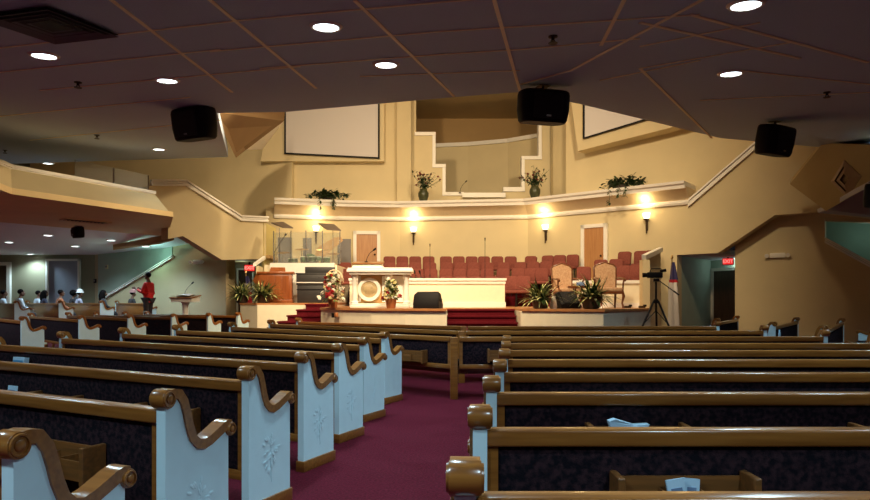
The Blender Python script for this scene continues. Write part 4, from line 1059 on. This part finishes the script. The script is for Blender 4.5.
MB().tube([(.08,0,hz+.22),(.20,0,hz+.24)], [.03,.035], 10).tube([(-.12,0,hz+.20),(-.10,0,hz+.27),(.10,0,hz+.27),(.12,0,hz+.21)], .012).build('viewfinder', M_black, t)

# flags
def flag(c, ht, lb, drape):
    t = thing('flag_on_pole', lb, 'flag', c)
    MB().lathe([(.16,0),(.16,.03),(.05,.07),(.03,.10),(.001,.10)], 18).build('base', M_brass, t)
    MB().tube([(0,0,.05),(0,0,ht)], .014).build('pole', M_brass, t)
    MB().lathe([(.012,ht),(.035,ht+.03),(.03,ht+.07),(.001,ht+.14)], 10).build('finial', M_brass, t)
    for name, m, z0_, z1_, a, b, ang in drape:
        f = MB(); V = []; Fs = []; n = 26
        for k in range(2):
            for i in range(n):
                q = 2*PI*i/n; rad = .72*(a if k else b)*(1+.32*math.sin(q*5+k*.6))
                V.append((.03+rad*math.cos(q)*1.1+(0 if k else .03), rad*math.sin(q)*.8, z1_ if k else z0_))
        for i in range(n): Fs.append((i,(i+1) % n, n+(i+1) % n, n+i))
        Fs += [tuple(range(n)), tuple(range(2*n-1,n-1,-1))]
        f.add(V, Fs).build(name, m, t)
M_fb = mat('flag_blue', (.035,.03,.12), .8); M_fr = mat('flag_red', (.50,.02,.03), .8); M_fl = mat('flag_white', (.74,.70,.66), .8)
flag((W2(672,17.6)[0], 17.6, 0), 2.36, 'white flag with blue and red canton furled on a pole by the right exit', [('canton', M_fb, 1.80, 2.28, .05, .12, 0), ('red_cross', M_fr, 1.72, 1.80, .12, .13, 0), ('white_field', M_fl, .50, 1.72, .13, .17, 0)])
flag((W2(246,19.9)[0], 19.9, 0), 2.05, 'furled red and white flag on a pole at the left exit', [('canton', M_fb, 1.75, 1.98, .05, .09, 0), ('white_stripe', M_fl, 1.50, 1.75, .09, .12, 0), ('red_stripe', M_fr, 1.1, 1.50, .12, .14, 0)])

# outlet box and small floor items on the stage front
p = W(335.5,315.5,15.35); t = thing('outlet_box', 'small dark outlet box with orange cap on the stage front left', 'outlet', p+Vector((0,-.02,0)), math.radians(-40))
MB().rbox(-.10,.02,-.04,.02,-.05,.06,.006).build('box', M_black, t); MB().rbox(.02,.09,-.05,.02,-.03,.07,.006).build('cap', M_terra, t)
for px, lb in ((628,'small dark floor lamp can on the right stage edge, left one'),(642.5,'small dark floor lamp can on the right stage edge, by the partition')):
    t = thing('floor_can', lb, 'stage light', (W2(px,15.5)[0], 15.5, STG), math.radians(10))
    MB().rbox(-.09,.06,-.05,.05,0,.05,.015).build('body', M_bronze, t); MB().rbox(.03,.09,-.04,.04,.03,.08,.01).build('lens', M_black, t)

# lectern at the left
t = thing('lectern', 'white side lectern with wooden top standing on the raised floor at left', 'lectern', (W2(185.5,18.95)[0], 19.75, RAISE), math.radians(-12))
t.location.x = W2(185.5,19.75)[0]; t.scale = (.93,.93,.93)
MB().rbox(-.24,.24,-.2,.2,0,.07,.012).rbox(-.19,.19,-.16,.16,.07,.12,.01).build('base', M_white, t)
MB().lathe([(.14,.12),(.10,.18),(.09,.5),(.10,.80),(.16,.88)], 20).build('column', M_white, t)
MB().prism([(-.38,-.25,.88),(.38,-.25,.88),(.38,.25,.88),(-.38,.25,.88)], (0,0,.02)).prism([(-.38,-.25,.90),(-.38,.25,.90),(-.38,.25,1.08),(-.38,-.25,1.0)], (.76,0,0)).build('desk_box', M_white, t, smooth=False)
MB().prism([(-.42,-.29,1.0),(-.42,.28,1.09),(-.42,.28,1.12),(-.42,-.29,1.03)], (.84,0,0)).build('wood_top', M_rail, t, smooth=False)
t2 = thing('open_book', 'open white book lying on the side lectern', 'book', t.location+Vector((.0,0,1.005)), math.radians(-12))
MB().prism([(-.2,-.16,0),(0,-.16,.025),(0,.16,.065),(-.2,.16,.045)], (0,0,.012)).prism([(.2,-.16,0),(0,-.16,.025),(0,.16,.065),(.2,.16,.045)], (0,0,.012)).build('pages', M_fl, t2, smooth=False)
MB().prism([(-.21,-.17,-.02),(.21,-.17,-.02),(.21,.17,.03),(-.21,.17,.03)], (0,0,.012)).build('cover', M_black, t2, smooth=False)
gooseneck(t.location+Vector((-.10,.2,1.02)), [(.02,-.02,.12),(.12,-.04,.26),(.24,-.08,.36)], 'black gooseneck microphone rising from the side lectern')

# small wall fittings at the left
for (px, py), nm, lb in (((95,281),'thermostat','small dark control box on the left rear wall above the seated people'),((107,267),'wall_plate','small pale plate on the left rear wall beside the grey panel')):
    c = LW(px, py, .06); t = thing(nm, lb, 'wall fitting', c, math.atan2(wl2.y-wl1.y, wl2.x-wl1.x))
    MB().rbox(-.06,.06,-.03,.03,-.08,.08,.01).build('case', M_black if nm == 'thermostat' else M_wall, t)
    MB().box(-.04,.04,-.036,-.028,-.02,.05).build('face', M_grey, t, smooth=False)
# glass guard on the balcony at left
t = thing('glass_guard', 'clear glass guard rail on the left balcony by the raking stair trim', 'railing', top[1].lerp(top[2], .5)+Vector((-.1,.05,.07)), math.atan2(top[2].y-top[1].y, top[2].x-top[1].x))
for i in range(1,3): MB().box(-1.3+i*1.0, -.34+i*1.0, -.008, .008, .02, .40).build('glass_pane', M_glass, t, smooth=False)
for i in range(2,4): MB().box(-1.335+i*1.0, -1.315+i*1.0, -.010, .010, 0, .40).build('post', M_bronze, t, smooth=False)

# ------------------------------------------------------------ people
def skin_mesh(nodes, edges, rad, name, extra=None, vox=.010, sub=2):
    me = bpy.data.meshes.new('tmp'); me.from_pydata([Vector(v) for v in nodes], edges, [])
    o = bpy.data.objects.new('tmp', me); COL.objects.link(o)
    m = o.modifiers.new('s', 'SKIN'); m.use_smooth_shade = True
    for i, sv in enumerate(me.skin_vertices[0].data):
        r_ = rad[i]; sv.radius = r_ if isinstance(r_, tuple) else (r_, r_); sv.use_root = (i == 0)
    m2 = o.modifiers.new('u', 'SUBSURF'); m2.levels = sub; m2.render_levels = sub
    bpy.context.view_layer.update()
    me2 = bpy.data.meshes.new_from_object(o.evaluated_get(bpy.context.evaluated_depsgraph_get()))
    bpy.data.objects.remove(o)
    if extra:
        bm = bmesh.new(); bm.from_mesh(me2); tmp = bpy.data.meshes.new('x'); tmp.from_pydata(extra.V, [], extra.F); bm.from_mesh(tmp); bm.to_mesh(me2); bm.free()
    o = bpy.data.objects.new('tmp2', me2); COL.objects.link(o)
    r_ = o.modifiers.new('r', 'REMESH'); r_.mode = 'VOXEL'; r_.voxel_size = vox; r_.use_smooth_shade = True
    sm = o.modifiers.new('sm', 'SMOOTH'); sm.factor = .5; sm.iterations = 2
    bpy.context.view_layer.update()
    me3 = bpy.data.meshes.new_from_object(o.evaluated_get(bpy.context.evaluated_depsgraph_get()))
    bpy.data.objects.remove(o); me3.name = name
    return me3
def head_geo(mb, c):
    x, y, z = c
    mb.ball((x, y-.012, z+.03), (.072,.092,.088), 16, 12)          # skull
    mb.ball((x, y+.022, z-.045), (.055,.066,.065), 14, 10)         # jaw
    mb.ball((x, y+.090, z-.010), (.014,.020,.024), 8, 6)           # nose
    mb.ball((x, y+.078, z-.052), (.026,.014,.011), 8, 6)           # lips
    for s in (-1,1): mb.ball((x+s*.073, y-.005, z-.005), (.012,.022,.032), 8, 6)
    mb.ball((x, y+.06, z+.035), (.055,.025,.014), 8, 6)            # brow
def hand(nodes, edges, rad, wrist_i, palm, fdir, side, thumb):
    P = Vector(palm); f = Vector(fdir).normalized(); s = Vector(side).normalized()
    nodes.append(P); rad.append((.036,.018)); edges.append((wrist_i, len(nodes)-1)); pi_ = len(nodes)-1
    n = f.cross(s)
    for k, (o, L) in enumerate(((-.027,.062),(-.009,.074),(.009,.070),(.026,.055))):
        a = P+f*.045+s*o; b = a+f*L*.5-n*.006; c = b+f*L*.45-n*.016
        i0 = len(nodes); nodes.extend([a, b, c]); rad.extend([.0105,.0095,.008]); edges.extend([(pi_, i0),(i0,i0+1),(i0+1,i0+2)])
    a = P+s*thumb*.034-f*.005; b = a+s*thumb*.022+f*.03; c = b+f*.026
    i0 = len(nodes); nodes.extend([a, b, c]); rad.extend([.014,.011,.009]); edges.extend([(pi_, i0),(i0,i0+1),(i0+1,i0+2)])
def body_graph(seated):
    if seated:
        N = [(0,0,.56),(0,-.02,.70),(0,0,.88),(0,.0,1.0),(0,.02,1.07),(0,.035,1.13)]
        LEG = lambda s: [((s*.09,.06,.53),.088),((s*.10,.40,.51),.062),((s*.10,.42,.28),.055),((s*.10,.40,.09),.038),((s*.105,.52,.035),.032)]
        ARM = lambda s: [((s*.165,-.005,.955),.052),((s*.215,.06,.72),.040),((s*.12,.27,.66),.026)]
        palm = lambda s: ((s*.085,.335,.645),(-s*.35,.9,-.25),(s*.9,.35,0))
        hc = (0,.045,1.185)
    else:
        N = [(0,0,.95),(0,.0,1.08),(0,.0,1.27),(0,-.01,1.42),(0,.01,1.50),(0,.025,1.56)]
        LEG = lambda s: [((s*.09,0,.88),.092),((s*.095,.02,.50),.060),((s*.095,-.01,.30),.052),((s*.095,-.01,.09),.038),((s*.11,.13,.035),.032)]
        ARM = lambda s: [((s*.17,-.01,1.37),.052),((s*.22,.06,1.11),.040),((s*.15,.29,1.20),.026)]
        palm = lambda s: ((s*.13,.37,1.23),(-s*.1,.9,.35),(0,.1,1) if False else (s*.3,-.3,.9))
        hc = (0,.035,1.615)
    R = [(.15,.115),(.125,.10),(.155,.105),(.075,.065),.050,.050]
    nodes = [Vector(v) for v in N]; rad = list(R); edges = [(0,1),(1,2),(2,3),(3,4),(4,5)]
    for s in (-1,1):
        i = len(nodes); L = LEG(s)
        for v, r_ in L: nodes.append(Vector(v)); rad.append(r_)
        edges.append((0,i)); edges += [(i+k,i+k+1) for k in range(len(L)-1)]
        i = len(nodes); A = ARM(s)
        for v, r_ in A: nodes.append(Vector(v)); rad.append(r_)
        edges.append((2,i)); edges += [(i+k,i+k+1) for k in range(len(A)-1)]
        p, f, sd = palm(s); hand(nodes, edges, rad, i+2, p, f, sd, -s if seated else 1)
    return nodes, edges, rad, hc, N, LEG, ARM
def cloth(seated, grow_=.014, sleeves=True, skirt=True, hem=None, name='jacket'):
    _, _, _, hc, N, LEG, ARM = body_graph(seated)
    nodes = [Vector(N[0]), Vector(N[1]), Vector(N[2]), Vector(N[3])]; rad = [(.165,.13),(.145,.118),(.17,.122),(.085,.075)]; edges = [(0,1),(1,2),(2,3)]
    if not seated:
        nodes.append(Vector((0,0,.80))); rad.append((.19,.155)); edges.append((0,4))
    for s in (-1,1):
        i = len(nodes)
        for v, r_ in ARM(s): nodes.append(Vector(v)); rad.append(r_+grow_)
        edges += [(2,i),(i,i+1),(i+1,i+2)]
    return skin_mesh(nodes, edges, rad, name, vox=.012)
def trousers(seated):
    _, _, _, hc, N, LEG, ARM = body_graph(seated)
    nodes = [Vector(N[0])]; rad = [(.16,.125)]; edges = []
    for s in (-1,1):
        i = len(nodes); L = LEG(s)[:4]
        for v, r_ in L: nodes.append(Vector(v)); rad.append(r_+.014)
        edges.append((0,i)); edges += [(i+k,i+k+1) for k in range(3)]
    return skin_mesh(nodes, edges, rad, 'trousers', vox=.014)
def hair_mesh(hc, kind):
    x, y, z = hc; b = MB()
    if kind == 'short': b.ball((x,y-.028,z+.045), (.082,.092,.086), 14, 10)
    elif kind == 'afro': b.ball((x,y-.035,z+.05), (.125,.125,.120), 16, 12)
    elif kind == 'long':
        b.ball((x,y-.03,z+.042), (.090,.098,.090), 14, 10); b.tube([(x,y-.06,z+.05),(x,y-.085,z-.08),(x,y-.09,z-.22),(x,y-.08,z-.27)], [.085,.095,.085,.03], 12)
        for s in (-1,1): b.tube([(x+s*.06,y-.02,z+.04),(x+s*.085,y-.01,z-.06),(x+s*.08,y+.0,z-.2)], [.03,.035,.015], 8)
    return b
BODY = {}
for k in (True, False):
    n_, e_, r_, hc, *_ = body_graph(k); hg = MB(); head_geo(hg, hc)
    BODY[k] = (skin_mesh(n_, e_, r_, 'person', hg, .0075), cloth(k), trousers(k), hc)
    BODY[k][0].materials.clear(); BODY[k][0].materials.append(M_skin)
EYE_ME = MB().ball((0,0,0), .012, 8, 6).mesh('eye', mat('eye_white', (.6,.58,.55), .3))
def person(label, loc, rz, seated, top_m, leg_m, hair, hat=None, group=None):
    me, cl_, tr_, hc = BODY[seated]
    o = link('person', me, None, loc, (0,0,rz)); tag(o, label, 'person', group)
    o.scale = (.92,.92,.92) if seated else (1,1,1)
    def clad(nm, mesh, m):
        c = mesh.copy(); c.materials.clear(); c.materials.append(m); link(nm, c, o)
    clad('jacket' if not seated else 'shirt', cl_, top_m); clad('trousers', tr_, leg_m)
    hb = hair_mesh(hc, hair).build('hair', M_hair, o)
    for s in (-1,1): link('eye', EYE_ME, o, (hc[0]+s*.030, hc[1]+.072, hc[2]+.012))
    if hat:
        x, y, z = hc
        MB().lathe([(.001,.13),(.07,.125),(.105,.08),(.11,.03),(.135,.010),(.14,.0),(.10,.0),(.001,.02)], 20, (x,y-.01,z+.05)).build('hat', hat, o)
    return o
M_navy = mat('cloth_navy', (.03,.03,.06), .8); M_wsh = mat('cloth_white', (.60,.66,.74), .8, var=.1); M_drk = mat('cloth_dark', (.03,.025,.03), .8)
M_or = mat('cloth_orange', (.42,.13,.05), .8, var=.2); M_pk = mat('cloth_pink', (.55,.25,.25), .8, var=.2); M_lil = mat('cloth_lilac', (.42,.40,.52), .8, var=.15)
def seat(j, px):
    e = Vector((fe[j][0], fe[j][1], 0)); dv = Vector((-.7071,.7071,0)); s0 = e+Vector((.7071,.7071,0))*.27
    u = (px-CX)/F; tt = (u*s0.y-s0.x)/(dv.x-u*dv.y); tt = max(.65, min(fL[j]-.34, tt))
    p = s0+dv*tt; return (p.x, p.y, RAISE)
ppl = [(0,2,'seated person in a white shirt cut by the left picture edge',M_wsh,'short',None),
       (0,22,'seated person in a white shirt, short dark hair, leftmost of the pair side by side',M_wsh,'short',None),
       (1,32,'seated person in a pale shirt right beside the white-shirted one at left',M_wsh,'short',None),
       (1,44,'seated person in navy with long dark hair before the grey panel edge',M_navy,'long',None),
       (1,60,'seated person in orange with short dark hair before the grey panel',M_or,'short',None),
       (2,71,'seated person with a round dark afro left of the white hat',M_drk,'afro',None),
       (2,79,'seated person wearing a white hat',M_lil,'short',mat('hat_white', (.80,.76,.76), .8, var=.1)),
       (2,103,'seated person with long dark hair right of the white hat',M_drk,'long',None),
       (3,132,'seated person in dark clothes with a pink hair band beside the one standing in red',M_drk,'short',M_pk)]
for j, px, lb, m, hr, ht in ppl:
    person(lb, seat(j, px), -PI/4, True, m, M_drk, hr, ht, 'people seated in the raised pews')
person('standing person in a red jacket facing left with forearms raised', (W2(152,20.0)[0], 19.75, RAISE), math.radians(78), False, M_red, M_drk, 'short')

# ------------------------------------------------------------ lights
def area(loc, target, size, power, col, sy=None):
    L = bpy.data.lights.new('area', 'AREA'); L.energy = power; L.size = size; L.color = col
    if sy: L.shape = 'RECTANGLE'; L.size_y = sy
    o = bpy.data.objects.new('stage_or_fill_lamp', L); COL.objects.link(o); o.location = loc
    d = Vector(target)-Vector(loc); o.rotation_euler = d.to_track_quat('-Z', 'Y').to_euler(); return o
WARM = (1, .775, .485)
def spot(loc, target, deg, power, col=WARM, blend=1.0, soft=.35):
    L = bpy.data.lights.new('stage', 'SPOT'); L.energy = power; L.color = col; L.spot_size = math.radians(deg); L.spot_blend = blend; L.shadow_soft_size = soft
    o = bpy.data.objects.new('stage_or_fill_lamp', L); COL.objects.link(o); o.location = loc
    o.rotation_euler = (Vector(target)-Vector(loc)).to_track_quat('-Z', 'Y').to_euler()
spot((-3.5,12.2,9.2), (-2.2,22,4.0), 112, 2150)
spot((4.2,12.0,9.2), (3.0,20.5,3.6), 104, 2450)
spot((.5,10.6,6.3), (.2,17.2,1.2), 108, 2300)
spot((-3.2,11.4,5.6), (-1.6,16.2,.7), 95, 1100)
spot((3.0,12.6,8.8), (-5.6,18.2,1.4), 66, 1700)
area((.5,19.5,9.4), (.5,23.5,4.0), 5, 70, WARM, 1.5)
spot((-1.0,12.5,5.15), (-7.7,13.2,3.45), 66, 1050, WARM, 1.0, .12)  # added lamp standing in for stage bounce on the left balcony front
for loc, pw_, c in ((LW(146,256,1.1)+Vector((0,0,-.05)), 22, (.5,1,.85)), (WR(866,232,1.7), 4, (.55,.95,.82)), (Vector((g1.x+.5,g1.y-.9,2.45)), 10, (.75,1,.92)), (Vector((-6.6,21.9,2.4)), 5, (.6,.9,.85))):
    L = bpy.data.lights.new('stairs', 'POINT'); L.energy = pw_; L.color = c; L.shadow_soft_size = .15
    o = bpy.data.objects.new('stair_lamp', L); COL.objects.link(o); o.location = loc
w = bpy.data.worlds.new('W'); S.world = w; w.use_nodes = True
w.node_tree.nodes['Background'].inputs[0].default_value = (.02,.018,.02,1); w.node_tree.nodes['Background'].inputs[1].default_value = .3

# ------------------------------------------------------------ camera
cam = bpy.data.cameras.new('cam'); cam.sensor_width = 36; cam.lens = F/870*36; cam.shift_y = 50/870; cam.clip_start = .05
co = bpy.data.objects.new('cam', cam); COL.objects.link(co); co.location = (0,0,EYE); co.rotation_euler = (PI/2,0,0)
S.camera = co
S.view_settings.view_transform = 'Standard'; S.view_settings.look = 'None'; S.view_settings.gamma = 1; S.view_settings.use_curve_mapping = False
S.view_settings.exposure = 0.0
